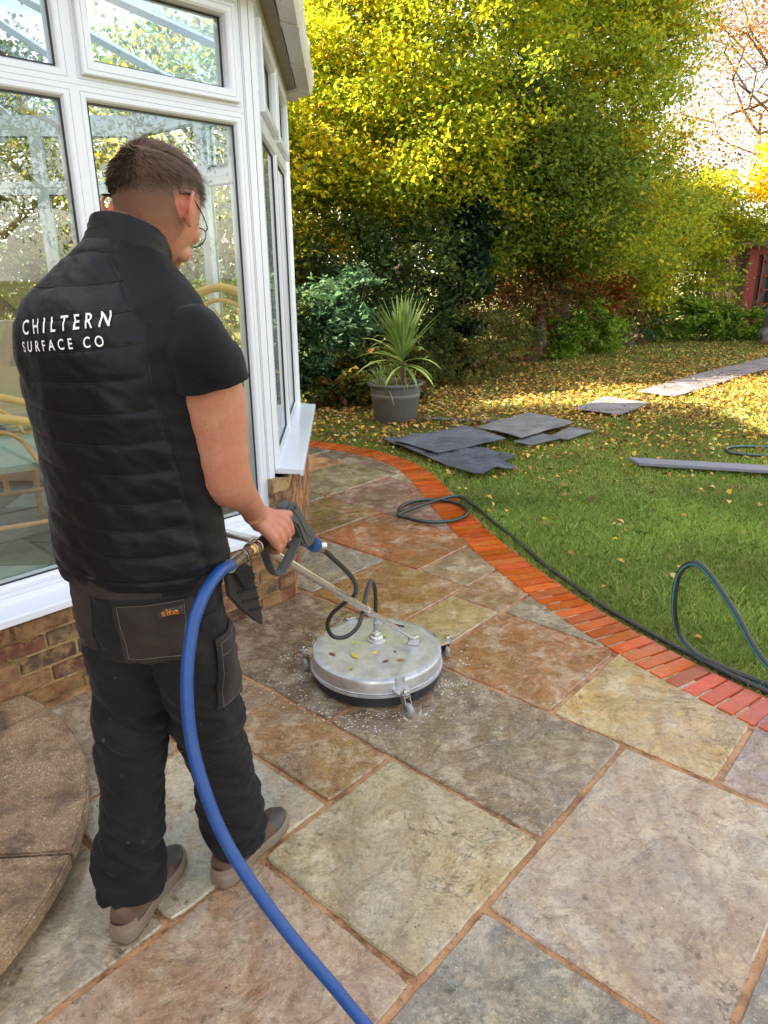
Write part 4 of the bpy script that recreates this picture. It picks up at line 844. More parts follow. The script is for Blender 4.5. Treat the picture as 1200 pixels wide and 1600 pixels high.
# ================================================================ CONSERVATORY FURNITURE
MCANE = M_('cane', lin(208, 158, 98)[:3], .45, var=.22, scale=18); MCUSH = M_('cushion', lin(186, 178, 160)[:3], .9, var=.22, scale=8); MMINT = M_('mint_cushion', lin(150, 168, 156)[:3], .9, var=.1)
def cane_chair(x, y, rot, label, z=.15):
    e = empty('cane_chair', (x, y, z), label, 'armchair', 'cane chairs in the conservatory'); Mx = Matrix.Translation((x, y, z)) @ Matrix.Rotation(rot, 4, 'Z') @ Matrix.Scale(1.22, 4)
    def T(*ps): return [Mx @ Vector(p) for p in ps]
    def t(name, pts, r, k=0): MB().tube(catmull(T(*pts), 6) if k else T(*pts), r, 8).build(name, MCANE, e, smooth=True)
    for sx in (-1, 1):
        t('leg', [(sx * .27, .26, 0), (sx * .27, .27, .58)], .022); t('leg', [(sx * .27, -.26, 0), (sx * .28, -.27, .42)], .022)
        t('arm', [(sx * .27, .27, .56), (sx * .31, .05, .63), (sx * .31, -.2, .62), (sx * .29, -.30, .50), (sx * .27, -.27, .30)], .022, 1)
        t('arm_loop', [(sx * .28, .2, .36), (sx * .29, .1, .55), (sx * .30, -.08, .55), (sx * .29, -.18, .36)], .012, 1)
        t('stretcher', [(sx * .27, .26, .16), (sx * .27, -.26, .16)], .014)
    t('back_hoop', [(-.27, -.27, .40), (-.33, -.33, .70), (-.27, -.38, .98), (0, -.41, 1.10), (.27, -.38, .98), (.33, -.33, .70), (.27, -.27, .40)], .026, 1)
    t('back_hoop', [(-.22, -.27, .42), (-.27, -.33, .70), (-.22, -.38, .93), (0, -.40, 1.04), (.22, -.38, .93), (.27, -.33, .70), (.22, -.27, .42)], .014, 1)
    t('seat_rail', [(-.27, .27, .36), (.27, .27, .36)], .022); t('seat_rail', [(-.27, -.27, .36), (.27, -.27, .36)], .022)
    lt = MB()
    for k in range(-4, 5):
        for s_ in (-1, 1):
            a = (k * .13 - s_ * .3, .42); b = (k * .13 + s_ * .3, 1.0); pts = []
            for j in range(9):
                u = j / 8; xx = a[0] + (b[0] - a[0]) * u; zz = a[1] + (b[1] - a[1]) * u
                lim = .27 * math.sqrt(max(0, 1 - max(0, (zz - .72) / .33) ** 2)) if zz > .72 else .25
                if abs(xx) < lim: pts.append((xx, -.28 - (zz - .42) * .19, zz))
            if len(pts) > 1: lt.tube(T(*pts), .006, 5)
    o = lt.build('lattice', MCANE, e, smooth=True); tag(o, kind='stuff')
    cu = MB().loft([(0, 0, .38, .2, .2), (0, 0, .39, .26, .26), (0, 0, .42, .27, .27), (0, 0, .45, .24, .24), (0, 0, .455, .1, .1)], 24, ex=4, wf=lambda a, b, c: Mx @ Vector((a, b, c))); cu.build('cushion', MMINT, e, smooth=True)
    return e
cane_chair(-1.20, 4.15, R_(155), 'cane armchair with lattice back right behind the right window post')
cane_chair(-2.12, 3.75, R_(-60), 'cane armchair at the far left with a mint seat cushion')
tb0 = empty('side_table', (-2.35, 4.45, .15), 'small cane side table stacked with magazines', 'table')
MB().box((-2.35, 4.45, .66), (.5, .5, .025), bev=.006).build('tabletop', MCANE, tb0)
for a in (-1, 1):
    for b in (-1, 1): MB().tube([(-2.35 + a * .21, 4.45 + b * .21, .15), (-2.35 + a * .21, 4.45 + b * .21, .65)], .02, 8).build('leg', MCANE, tb0)
for k in range(4): tag(MB().box((-2.33 + .01 * k, 4.42, .684 + k * .012), (.24, .31, .010), M=Matrix.Rotation(.2 * k, 3, 'Z')).build('magazine', M_('magazine_%d' % k, lin(*[(190, 190, 196), (120, 140, 160), (210, 204, 190), (90, 96, 110)][k])[:3], .3)), ['lowest magazine of the stack on the cane table', 'second magazine from the bottom of the stack', 'third magazine from the bottom of the stack', 'topmost magazine of the stack on the cane table'][k], 'magazine', 'magazines')
sofa = empty('sofa', (-2.9, 5.3, .15), 'beige patterned sofa under the far conservatory windows', 'sofa')
MSOF = M_('sofa_fabric', lin(176, 160, 140)[:3], .9, var=.3, scale=5)
MB().box((-2.95, 5.25, .40), (1.9, .8, .40), bev=.05).build('seat', MSOF, sofa); MB().box((-2.95, 5.62, .88), (1.9, .22, .72), bev=.07).build('backrest', MSOF, sofa)
MB().box((-1.98, 5.3, .55), (.2, .8, .55), bev=.06).build('armrest', MSOF, sofa); MB().box((-3.92, 5.3, .55), (.2, .8, .55), bev=.06).build('armrest', MSOF, sofa)
# ================================================================ SURFACE CLEANER
CX, CY = -.036, 2.615
cl = empty('surface_cleaner', (CX, CY, 0), 'round stainless steel rotary surface cleaner on castors standing on the wet stone', 'surface cleaner')
MST = NT('brushed_steel'); p_ = MST.pos()
MST.B(base=MST.mix(MST.rampv(MST.noise(p_, 16, 6, .7), .35, .65), lin(208, 210, 214), lin(176, 176, 178)), metal=.72, rough=MST.rampv(MST.noise(p_, 14, 6, .6), .35, .68, .34, .52), nrm=MST.bump(MST.noise(p_, 260, 3), .0006, .5)); MST = MST.m
MALU = M_('aluminium', (.62, .61, .59), .28, metal=.9, var=.12, scale=30); MCHR = M_('chrome', (.42, .42, .43), .24, metal=1, var=.05); MBRS = M_('brass', (.72, .55, .30), .25, metal=1, var=.1)
MBLK = M_('black_plastic', (.028, .029, .032), .45, var=.2, scale=30); MGRY = M_('grey_castor', (.30, .31, .32), .5, var=.15)
RD = .267
MB().lathe([(.001, .122), (.06, .1215), (.10, .120), (RD - .03, .1185), (RD - .010, .1175), (RD - .004, .114), (RD - .001, .109), (RD, .103), (RD + .001, .058), (RD + .006, .056), (RD + .006, .047), (RD - .004, .045), (RD - .012, .045)], (CX, CY, .004), 96).build('cover', MST, cl, smooth=True, sharp=28)
MB().tube([(CX + (RD + .002) * math.cos(a), CY + (RD + .002) * math.sin(a), .066) for a in [2 * math.pi * k / 72 for k in range(73)]], .003, 6, cap=False).build('rim_bead', MST, cl, smooth=True)
br = MB(); rg = np.random.default_rng(8)
for k in range(900):
    a = rg.uniform(0, 2 * math.pi); r0 = RD + .002 - .008 * rg.random(); r1 = r0 + rg.uniform(-.004, .012); d = .0025
    br.add([(CX + r0 * math.cos(a - d), CY + r0 * math.sin(a - d), .052), (CX + r0 * math.cos(a + d * 2), CY + r0 * math.sin(a + d * 2), .052), (CX + r1 * math.cos(a + d), CY + r1 * math.sin(a + d), .004)], [(0, 1, 2)])
br.build('brush_skirt', MBLK, cl, clean=False)['kind'] = 'stuff'
MB().lathe([(RD - .010, .052), (RD - .006, .006)], (CX, CY, 0), 64).build('skirt_band', MBLK, cl)
hx, hy = CX - .002, CY + .05
MB().lathe([(.001, .205), (.010, .205), (.010, .188), (.019, .186), (.021, .180), (.021, .172), (.027, .170), (.029, .165), (.029, .158), (.038, .156), (.04, .146)], (hx, hy, -.024), 28).build('swivel_hub', MALU, cl, smooth=True)
MB().lathe([(.001, .262), (.0085, .262), (.0085, .232), (.011, .230), (.011, .20), (.001, .20)], (hx, hy, -.024), 16).build('hose_fitting', MCHR, cl, smooth=True)
def castor(ax, ay, steer):
    d = Vector((ax - CX, ay - CY, 0)); dist = d.length; d.normalize(); s_ = Vector((-d.y, d.x, 0)); c = Vector((ax, ay, 0))
    e = MB(); q0 = Vector((CX, CY, 0)) + d * (RD - .015)
    e.prism([(0, -.036), (dist - RD + .012, -.024), (dist - RD + .034, -.008), (dist - RD + .034, .008), (dist - RD + .012, .024), (0, .036)], d, s_, (0, 0, 1), q0, .078, .086)
    e.prism([(-.02, .0), (.02, .0), (.02, .04), (-.02, .04)], s_, (0, 0, 1), d, q0 + d * .012 + Vector((0, 0, .09)), 0, .004)
    ar = e.build('castor_bracket', MALU, cl, bev=.0015)
    MB().lathe([(.001, .104), (.006, .104), (.010, .100), (.010, .092), (.019, .090), (.019, .080), (.001, .080)], c, 14).build('castor_bolt', MCHR, ar, smooth=True)
    st = Vector((math.cos(steer), math.sin(steer), 0)); sn = Vector((-st.y, st.x, 0)); wc = c + st * .018 + Vector((0, 0, .028))
    f = MB()
    for k in (-1, 1): f.prism([(-.012, .082), (.014, .082), (.030, .03), (.018, .02), (.006, .03)], st, (0, 0, 1), sn, c + sn * (.013 * k), -.0015, .0015)
    f.prism([(-.014, -.016), (.014, -.016), (.014, .016), (-.014, .016)], st, sn, (0, 0, 1), c, .078, .082)
    fk = f.build('castor_fork', MCHR, ar)
    Mw = Matrix((sn.cross(Vector((0, 0, 1))), Vector((0, 0, 1)), sn)).transposed()
    MB().lathe([(.006, -.010), (.018, -.010), (.0255, -.009), (.028, -.006), (.028, .006), (.0255, .009), (.018, .010), (.006, .010)], wc, 22, M=Mw).build('castor_wheel', MGRY, ar, smooth=True)
castor(-.342, 2.655, -1.2); castor(.072, 2.318, -.9); castor(-.17, 2.905, 1.6); castor(.268, 2.73, 2.4)
nm_ = MB().box((CX + .075, CY + .185, .1235), (.10, .013, .004), M=Matrix.Rotation(-.45, 3, 'Z')); nm_.build('name_strip', MBLK, cl)
# push tube, pivot and cross handle
PV = Vector((.116, 2.628, .150)); HT = Vector((-.365, 1.86, .885))
ax_ = (HT - PV).normalized()
MB().box((PV.x, PV.y, .138), (.045, .03, .028)).build('pivot_bracket', MALU, cl, bev=.003)
MB().tube([PV + Vector((-.02, -.014, .0)), PV + Vector((.02, .014, .0))], .007, 10).build('pivot_pin', MCHR, cl, smooth=True)
tu = MB().tube([PV, PV + ax_ * .52], .0095, 14).build('lower_tube', MALU, cl, smooth=True)
tu2 = MB().tube([PV + ax_ * .43, HT], .0130, 14).build('upper_tube', MALU, cl, smooth=True)
MB().tube([PV + ax_ * .47 + Vector((.0, 0, -.022)), PV + ax_ * .47 + Vector((0, 0, .022))], .006, 8).build('adjuster_knob', MBLK, tu2)
MB().tube([PV + ax_ * .415, PV + ax_ * .44], .0150, 14).build('tube_collar', MALU, tu2, smooth=True)
MB().tube([(-.60, 1.91, .915), (-.50, 1.90, .905), (-.36, 1.90, .868), (-.30, 1.93, .855), (-.24, 1.955, .836), (-.175, 1.985, .817)], .0115, 14).build('cross_handle', MALU, cl, smooth=True)
# little leaves lying on the cover
LEAFL = ['lime leaf on the steel cover nearest the castor at the front', 'small golden leaf in front of the swivel hub', 'tan leaf at the front right rim of the steel cover', 'green leaf behind the swivel hub on the steel cover', 'dark brown curled leaf at the far left of the steel cover', 'deep brown scrap of leaf front centre of the steel cover', 'pale straw leaf right of the swivel hub near the pivot', 'lime scrap of leaf just left of the swivel hub', 'tiny golden scrap by the front left rim of the steel cover', 'tiny tan scrap right of centre on the steel cover']
lcol = [(196, 190, 40), (214, 190, 90), (150, 110, 70), (176, 196, 60), (120, 70, 50), (90, 60, 44), (206, 196, 160)]
for k, (a, r0, s_) in enumerate([(3.9, .12, .03), (4.6, .06, .024), (5.4, .15, .02), (1.2, .09, .022), (3.5, .19, .02), (5.0, .13, .018), (.2, .12, .022), (2.9, .1, .018), (4.2, .2, .016), (5.7, .09, .014)]):
    x, y = CX + r0 * math.cos(a), CY + r0 * math.sin(a); c = Vector((x, y, .1270)); u = Vector((math.cos(a * 7), math.sin(a * 7), .05)); v_ = Vector((-u.y, u.x, .12))
    tag(MB().add([c - u * s_, c - v_ * s_ * .4, c - u * s_ * .2 + Vector((0, 0, .001)), c + v_ * s_ * .4, c + u * s_], [(0, 1, 2), (2, 1, 4), (0, 2, 3), (3, 2, 4)]).build('leaf', M_('litter_%d' % (k % 7), lin(*lcol[k % 7])[:3], .6), clean=False), LEAFL[k], 'leaf', 'leaves lying on the cleaner cover')
# water film with froth round the skirt
MFOAM = M_('water_froth', (.75, .74, .72), .15, var=.1, scale=50)
fo = MB(); rg = np.random.default_rng(4)
for k in range(1500):
    a = rg.uniform(0, 2 * math.pi); r0 = RD + .005 + abs(rg.normal(0, .10)); x, y = CX + r0 * math.cos(a), CY + r0 * math.sin(a)
    if noise.noise((x * 9, y * 9, 2)) + rg.uniform(-.3, .3) < 0: continue
    s_ = rg.uniform(.0008, .0030); fo.ball((x, y, .003), (s_ * 1.3, s_, s_ * .6), 6)
tag(fo.build('water_splash', MFOAM, None, smooth=True, clean=False), 'specks of froth and water splashed round the rotary cleaner', 'water splash', kind='stuff')
# ================================================================ TRIGGER GUN AND HOSES
gun = empty('spray_gun', (-.25, 1.85, .9), 'dark grey trigger gun held in the right hand with a looped guard', 'spray gun')
GO = Vector((-.321, 1.76, 0)); GD = Vector((.497, .868, 0)); GN = Vector((GD.y, -GD.x, 0)); GZ = Vector((0, 0, 1))
MGUN = M_('gun_plastic', (.075, .078, .085), .42, var=.15, scale=40, bump=.0004, bscale=300)
hd = MB().prism([(.075, .972), (.088, .990), (.105, 1.000), (.125, .996), (.143, .978), (.178, .925), (.212, .878), (.214, .862), (.196, .846), (.176, .842), (.160, .856), (.146, .885), (.128, .925), (.100, .945), (.080, .955)], GD, GZ, GN, GO, -.021, .021).build('gun_body', MGUN, gun, bev=.006)
MB().prism([(.10, .985), (.118, .985), (.17, .915), (.196, .875), (.185, .872), (.165, .885), (.135, .94)], GD, GZ, GN, GO, -.0235, .0235).build('side_cover', MGUN, gun, bev=.003)
MB().tube([GO + GD * .118 + GZ * .982 + GN * .020, GO + GD * .118 + GZ * .982 + GN * .026], .004, 10).build('screw', MBLK, gun)
MB().tube(catmull([GO + GD * a + GZ * b for a, b in ((-.012, .916), (.02, .922), (.055, .940), (.085, .965))], 5), [.016] * 16, 14, squash=(1.15, .85)).build('grip', MGUN, gun, smooth=True)
gp = catmull([GO + GD * a + GZ * b for a, b in ((.000, .915), (.010, .875), (.026, .832), (.040, .812), (.064, .806), (.092, .822), (.125, .850), (.150, .880), (.160, .905))], 5)
MB().tube(gp, .0125, 10, squash=(.45, 1.3), up=tuple(GD)).build('hand_guard', MGUN, gun, smooth=True)
MB().prism([(.075, .945), (.10, .935), (.115, .87), (.105, .862), (.09, .90)], GD, GZ, GN, GO, -.007, .007).build('trigger', MBLK, gun, bev=.002)
def rodz(name, a, b, r, mat, par, n=16): return MB().tube([a, b], r, n).build(name, mat, par, smooth=True)
nose0 = GO + GD * .190 + GZ * .862; ndir = (GO + GD * .262 + GZ * .807 - nose0).normalized()
rodz('nose_socket', nose0 - ndir * .01, nose0 + ndir * .022, .0175, MBLK, gun); rodz('brass_neck', nose0 + ndir * .02, nose0 + ndir * .042, .0110, MBRS, gun)
bc = rodz('blue_collar', nose0 + ndir * .036, nose0 + ndir * .066, .0195, M_('blue_grip', lin(40, 80, 140)[:3], .45, var=.1), gun)
for k in range(16):
    a = k * math.pi / 8; u = ndir.orthogonal().normalized(); v_ = ndir.cross(u); c = (u * math.cos(a) + v_ * math.sin(a)) * .0195
    MB().tube([nose0 + ndir * .038 + c, nose0 + ndir * .064 + c], .0022, 5).build('grip_rib', bc.data.materials[0], bc)
rodz('ferrule', nose0 + ndir * .064, nose0 + ndir * .105, .0085, MCHR, gun)
# whip hose from gun to hub
e0 = nose0 + ndir * .10
wh = [e0, e0 + ndir * .03, (-.118, 2.13, .665), (-.098, 2.20, .590), (-.105, 2.27, .520), (-.150, 2.33, .455), (-.195, 2.37, .395), (-.215, 2.395, .335), (-.198, 2.415, .280), (-.152, 2.44, .262), (-.105, 2.47, .290), (-.085, 2.52, .335), (-.072, 2.57, .385), (-.058, 2.62, .410), (-.044, 2.655, .385), (hx, hy, .33), (hx, hy, .225)]
o = MB().tube(catmull(wh, 8), .0082, 10).build('whip_hose', MHK, None, smooth=True); tag(o, 'short black whip hose looping from the trigger gun to the cleaner hub', 'hose')
# blue supply hose with couplings
c0 = GO + GD * -.005 + GZ * .916; bl = [(-0.351, 1.52, 0.956), (-0.36, 1.45, 0.971), (-0.374, 1.395, 0.961), (-0.387, 1.355, 0.936), (-0.398, 1.32, 0.895), (-0.404, 1.27, 0.812), (-0.397, 1.23, 0.703), (-0.371, 1.195, 0.605), (-0.331, 1.165, 0.503), (-0.267, 1.13, 0.405), (-0.19, 1.1, 0.301), (-0.114, 1.08, 0.202), (-0.049, 1.06, 0.118), (0.06, 1.0, 0.03), (0.14, 0.88, 0.018), (0.25, 0.7, 0.018)]
bh = empty('blue_hose', c0, 'thick blue pressure hose with chrome coupling hanging from the gun to the ground', 'hose')
MBLU = NT('blue_rubber'); p_ = MBLU.pos(); MBLU.B(base=MBLU.mix(MBLU.rampv(MBLU.noise(p_, 30, 5, .7), .5, .75, 0, .5), lin(0, 64, 132), lin(26, 78, 122)), rough=.42, nrm=MBLU.bump(MBLU.noise(p_, 400, 2), .0004, .6)); MBLU = MBLU.m
BLP = catmull(bl, 10); MB().tube(BLP, .0132, 18).build('hose_line', MBLU, bh, smooth=True)
b0 = Vector(bl[0]); bd = (c0 - b0).normalized(); Lc = (c0 - b0).length
def seg(name, a, b, r, m, n=20): return MB().tube([b0 + bd * (Lc * a), b0 + bd * (Lc * b)], r, n).build(name, m, bh, smooth=n > 8)
seg('hose_ferrule', -.06, .34, .0165, MCHR); seg('hex_nut', .32, .50, .0195, MCHR, 6); seg('coupling_ring', .50, .60, .0155, MBRS); seg('coupling_sleeve', .58, .80, .0200, MBRS); seg('coupling_band', .62, .68, .0212, MCHR); seg('coupling_end', .78, .92, .0215, MCHR); seg('inlet_nipple', .90, 1.15, .0150, MBLK)
# ================================================================ THE MAN
PB = Vector((-.50, 1.60, 0)); FXv = Vector((.940, -.342, 0)); FFv = Vector((.342, .940, 0))
def W(r, f_, z): return PB + FXv * r + FFv * f_ + Vector((0, 0, z))
man = None
def mat_skin():
    t = NT('skin'); p = t.pos(); a = t.n('Attribute'); a.attribute_name = 'col'
    c = t.mix(t.rampv(t.noise(p, 14, 5, .6), .35, .68, 0, .55), lin(188, 134, 112), lin(180, 108, 90))
    c = t.mix(t.rampv(t.noise(p, 40, 6, .7), .46, .66, 0, .5), c, lin(172, 112, 92)); c = t.mix(t.rampv(t.noise(p, 140, 3), .60, .72, 0, .45), c, lin(158, 98, 78)); c = t.mix(t.rampv(t.noise(p, 210, 1), .74, .78, 0, .8), c, lin(110, 66, 50))
    sp = t.n('SeparateColor'); t.set(sp.inputs[0], a.outputs['Color'])
    c = t.mix(t.math('MULTIPLY', sp.outputs[1], .36), c, lin(198, 98, 82))          # flushed ears and knuckles
    st = t.math('MULTIPLY', sp.outputs[0], t.rampv(t.noise(p, 1400, 2), .3, .6, .82, 1))
    c = t.mix(st, c, lin(70, 54, 46))                                               # close cropped hair
    t.B(base=c, rough=.5, sss=.12, nrm=t.bump(t.noise(p, 380, 4, .7), .0007, .7), spec=.35)
    t.b.inputs['Subsurface Radius'].default_value = (.012, .004, .002); t.b.inputs['Subsurface Scale'].default_value = .6; return t.m
MSK = mat_skin()
body = MB()
# legs, trunk (all under the clothes), neck
LH, LK, LA = Vector((-.625, 1.55, .86)), Vector((-.635, 1.535, .47)), Vector((-.650, 1.440, .09))
RH, RK, RA = Vector((-.470, 1.53, .86)), Vector((-.460, 1.620, .47)), Vector((-.415, 1.610, .09))
for a, b, c in ((LH, LK, LA), (RH, RK, RA)): body.tube([a, (a + b) / 2, b, (b + c) / 2, c], [.075, .065, .05, .045, .035], 14)
body.loft([(-.03, -.06, .82, .13, .10), (-.03, -.06, 1.0, .15, .11), (-.03, -.06, 1.25, .17, .12), (-.03, -.06, 1.42, .18, .12), (-.03, -.05, 1.50, .15, .10), (-.03, -.04, 1.56, .08, .07)], 24, wf=W)
HD = W(.010, .048, 1.730)            # head centre
body.tube([W(-.02, -.035, 1.50), W(-.018, -.025, 1.60), W(-.01, .0, 1.665), HD + Vector((0, 0, -.01))], [.078, .066, .062, .060], 20)
HYAW = R_(-12); HPIT = R_(22)
HM = Matrix.Rotation(HYAW, 3, 'Z') @ Matrix.Rotation(-HPIT, 3, 'X')
def Hh(x, y, z): return HD + HM @ Vector((x * 1.11, y * 1.10, z * 1.03))
hb = MB(); n = 40; rows = 28; vs = []
def headr(x, y, z):
    # unit direction -> sculpted head surface (y forward)
    fx, fy, fz = .0765, .097, .112
    px, py, pz = x * fx, y * fy, z * fz
    if z < 0:                                     # narrow to the jaw, chin forward
        px *= 1 - .22 * (-z) ** 1.4; py = py * (1 - .10 * (-z)) + (.022 * (-z) if y > 0 else .022 * (-z) ** 1.2)
    if z > .1 and y < 0: py *= 1.03
    px *= 1 - .07 * max(0, y)                      # temples
    sq = 1 + .07 * math.sin(math.pi * max(0, min(1, z))) ; px *= sq; py *= sq
    if y > .55 and z < .25: py += .003
    return px, py, pz
for i in range(rows + 1):
    th = math.pi * i / rows
    for k in range(n):
        a = 2 * math.pi * k / n; vs.append(Hh(*headr(math.sin(th) * math.cos(a), math.sin(th) * math.sin(a), math.cos(th))))
body.add(vs, [(i * n + k, (i + 1) * n + k, (i + 1) * n + (k + 1) % n, i * n + (k + 1) % n) for i in range(rows) for k in range(n)])
# nose, brow, lips, chin, cheeks
body.tube([Hh(0, .090, .018), Hh(0, .104, -.010), Hh(0, .116, -.032)], [.008, .010, .013], 10); body.ball(Hh(.012, .100, -.036), (.009, .010, .008)); body.ball(Hh(-.012, .100, -.036), (.009, .010, .008))
body.tube([Hh(-.045, .080, .026), Hh(-.02, .094, .030), Hh(.02, .094, .030), Hh(.045, .080, .026)], .009, 8)
body.tube([Hh(-.020, .085, -.060), Hh(0, .091, -.058), Hh(.020, .085, -.060)], .0045, 8); body.tube([Hh(-.016, .083, -.068), Hh(0, .088, -.069), Hh(.016, .083, -.068)], .005, 8)
body.ball(Hh(0, .074, -.082), (.024, .016, .022)); body.ball(Hh(.030, .055, -.078), (.022, .024, .020)); body.ball(Hh(-.030, .055, -.078), (.022, .024, .020)); body.ball(Hh(.042, .062, -.030), (.022, .024, .026)); body.ball(Hh(-.042, .062, -.030), (.022, .024, .026))
for s_ in (-1, 1):                                # ears: helix, lobe, bowl
    ec = lambda y, z, o: Hh(s_ * (.0725 + o), y - .016, z - .018)
    body.tube(catmull([ec(.006, -.018, .002), ec(.004, -.034, .005), ec(-.008, -.028, .010), ec(-.018, -.008, .016), ec(-.020, .012, .018), ec(-.010, .026, .014), ec(.004, .022, .006), ec(.008, .010, .0)], 5), .0048, 8)
    body.tube([ec(.002, -.020, .0), ec(-.008, -.004, .006), ec(-.006, .014, .004)], [.007, .009, .007], 8)
    body.ball(ec(-.002, -.030, .005), (.006, .006, .008))
# right arm
SH, EL, WR = Vector((-.366, 1.462, 1.470)), Vector((-.350, 1.515, 1.170)), Vector((-.330, 1.742, 1.002))
body.tube(catmull([SH + Vector((0, 0, .02)), SH * .7 + EL * .3 + Vector((.004, 0, 0)), SH * .35 + EL * .65 + Vector((.002, .004, 0)), EL + Vector((0, -.006, .03)), EL + Vector((.002, .016, -.022)), EL * .66 + WR * .34 + Vector((.0, .0, -.004)), EL * .35 + WR * .65 + Vector((0, .004, .002)), WR], 4),
          [.044, .046, .050, .056, .062, .066, .066, .065, .063, .061, .059, .058, .056, .055, .055, .055, .054, .0525, .050, .047, .044, .043, .040, .037, .0345, .033, .0315, .031, .0305], 22, squash=(1.04, .94))
body.ball(EL + Vector((.0, -.030, .004)), (.026, .022, .030))
# left arm reaching forward to the cross handle
SHL, ELL, WRL = W(-.205, -.03, 1.47), W(-.24, .06, 1.18), Vector((-.560, 1.845, .975))
body.tube(catmull([SHL, (SHL + ELL) / 2, ELL, (ELL + WRL) / 2, WRL], 5), [.056] * 8 + [.05] * 5 + [.046, .043, .04, .037, .034, .032, .03, .03], 18)
def fist(hc, axis, wristp, side, scale=1.0, span=.078, thumb=1):
    """hand closed round a bar: hc bar centre, axis bar direction (towards the index finger)"""
    a = axis.normalized(); e1 = (wristp - hc); e1 = (e1 - a * e1.dot(a)).normalized(); e2 = a.cross(e1)
    if e2.dot(side) < 0: e2 = -e2
    q = lambda al, r, ang: hc + a * al + (e1 * math.cos(R_(ang)) + e2 * math.sin(R_(ang))) * r
    S = scale
    # palm: chains from the wrist over the back of the hand to each knuckle
    for i, (al, kr, rr, fl) in enumerate(((.034, .047, .0100, 1.0), (.012, .050, .0105, 1.08), (-.010, .048, .0100, 1.02), (-.030, .043, .0088, .84))):
        al *= S; kn = q(al, kr * S, 84); wr_ = wristp + a * al * .35
        body.tube([wr_, q(al * .8, .052 * S, 32), q(al, .051 * S, 60), kn], [.019, .0175, .0160, .0130], 10)
        pip = q(al * 1.02, .043 * S, 84 + 58 * fl); dip = q(al * .98, .034 * S, 84 + 112 * fl); tip = q(al * .92, .029 * S, 84 + 158 * fl)
        body.tube(catmull([kn, q(al, .048 * S, 84 + 28 * fl), pip, dip, tip], 3), [.0128, .0118, .0108, .0104, .0100, .0099, .0101, .0098, .0094, .0092, .0090, .0086, .0070], 10)
        body.ball(kn, .0132)
    body.ball(q(0, .030 * S, 20), (.030, .030, .026))
    if thumb:
        t0 = wristp * .55 + q(.030, .04, 20) * .45; t1 = q(.050 * S, .032 * S, 35); t2 = q(.070 * S, .026 * S, 70); t3 = q(.080 * S, .018 * S, 110)
        body.tube([t0, t1, t2, t3], [.017, .0150, .0115, .0095], 10)
HC = GO + GD * .030 + GZ * .932
fist(HC, (GO + GD * .085 + GZ * .968) - (GO + GD * -.012 + GZ * .914), WR, Vector((.75, -.45, .25)))
body.tube([WR - (WR - EL).normalized() * .03, WR, WR * .6 + HC * .4], [.034, .0305, .030], 18, squash=(1.1, .85))
fist(Vector((-.545, 1.905, .912)), Vector((-.8, -.1, .3)), WRL, Vector((0, .6, .6)))
me = remesh(body, .0036, 3); v = vget(me); colr = np.zeros((len(v), 4), 'f4'); colr[:, 3] = 1
HMi = HM.inverted()
Vh = (v - np.array(HD)) @ np.array(HMi).T
x, y, z = Vh[:, 0], Vh[:, 1], Vh[:, 2]; near = (np.linalg.norm(Vh, axis=1) < .16)
# fade: dense above, thinning to skin at the nape; hairline round the ear
wz = v[:, 2] - HD.z; fade = np.clip((wz + .100) / .150, 0, 1); fade = 1 - (1 - fade) ** 1.6; fade = fade * np.where(y > .0, np.clip((wz - .0 + .3 * np.clip(.03 - y, 0, 1)) / .03, 0, 1), 1) * (y < .062) * (1 - np.clip((y - .03) / .03, 0, 1) * (z < .05))
ear = np.exp(-((y + .020) ** 2 + (z + .022) ** 2) / .030 ** 2) * (np.abs(x) > .070)
colr[:, 0] = np.where(near, np.clip(fade * 1.0 * (1 - np.clip(ear * 2.2, 0, 1)), 0, 1), 0)
colr[:, 1] = np.where(near, np.clip(ear * 1.3, 0, 1), 0)
for c, r_ in ((HC, .055),): d = np.linalg.norm(v - np.array(c), axis=1); colr[:, 1] = np.maximum(colr[:, 1], np.clip(1 - d / .11, 0, 1) * .8)
ca = me.color_attributes.new('col', 'FLOAT_COLOR', 'POINT'); ca.data.foreach_set('color', colr.ravel())
man = link_mesh('person', me, MSK, None, True); tag(man, 'person in black quilted gilet and work trousers guiding the rotary cleaner, seen from behind', 'person')
BV = BVHTree.FromPolygons([Vector(q) for q in v], [tuple(p.vertices) for p in me.polygons])
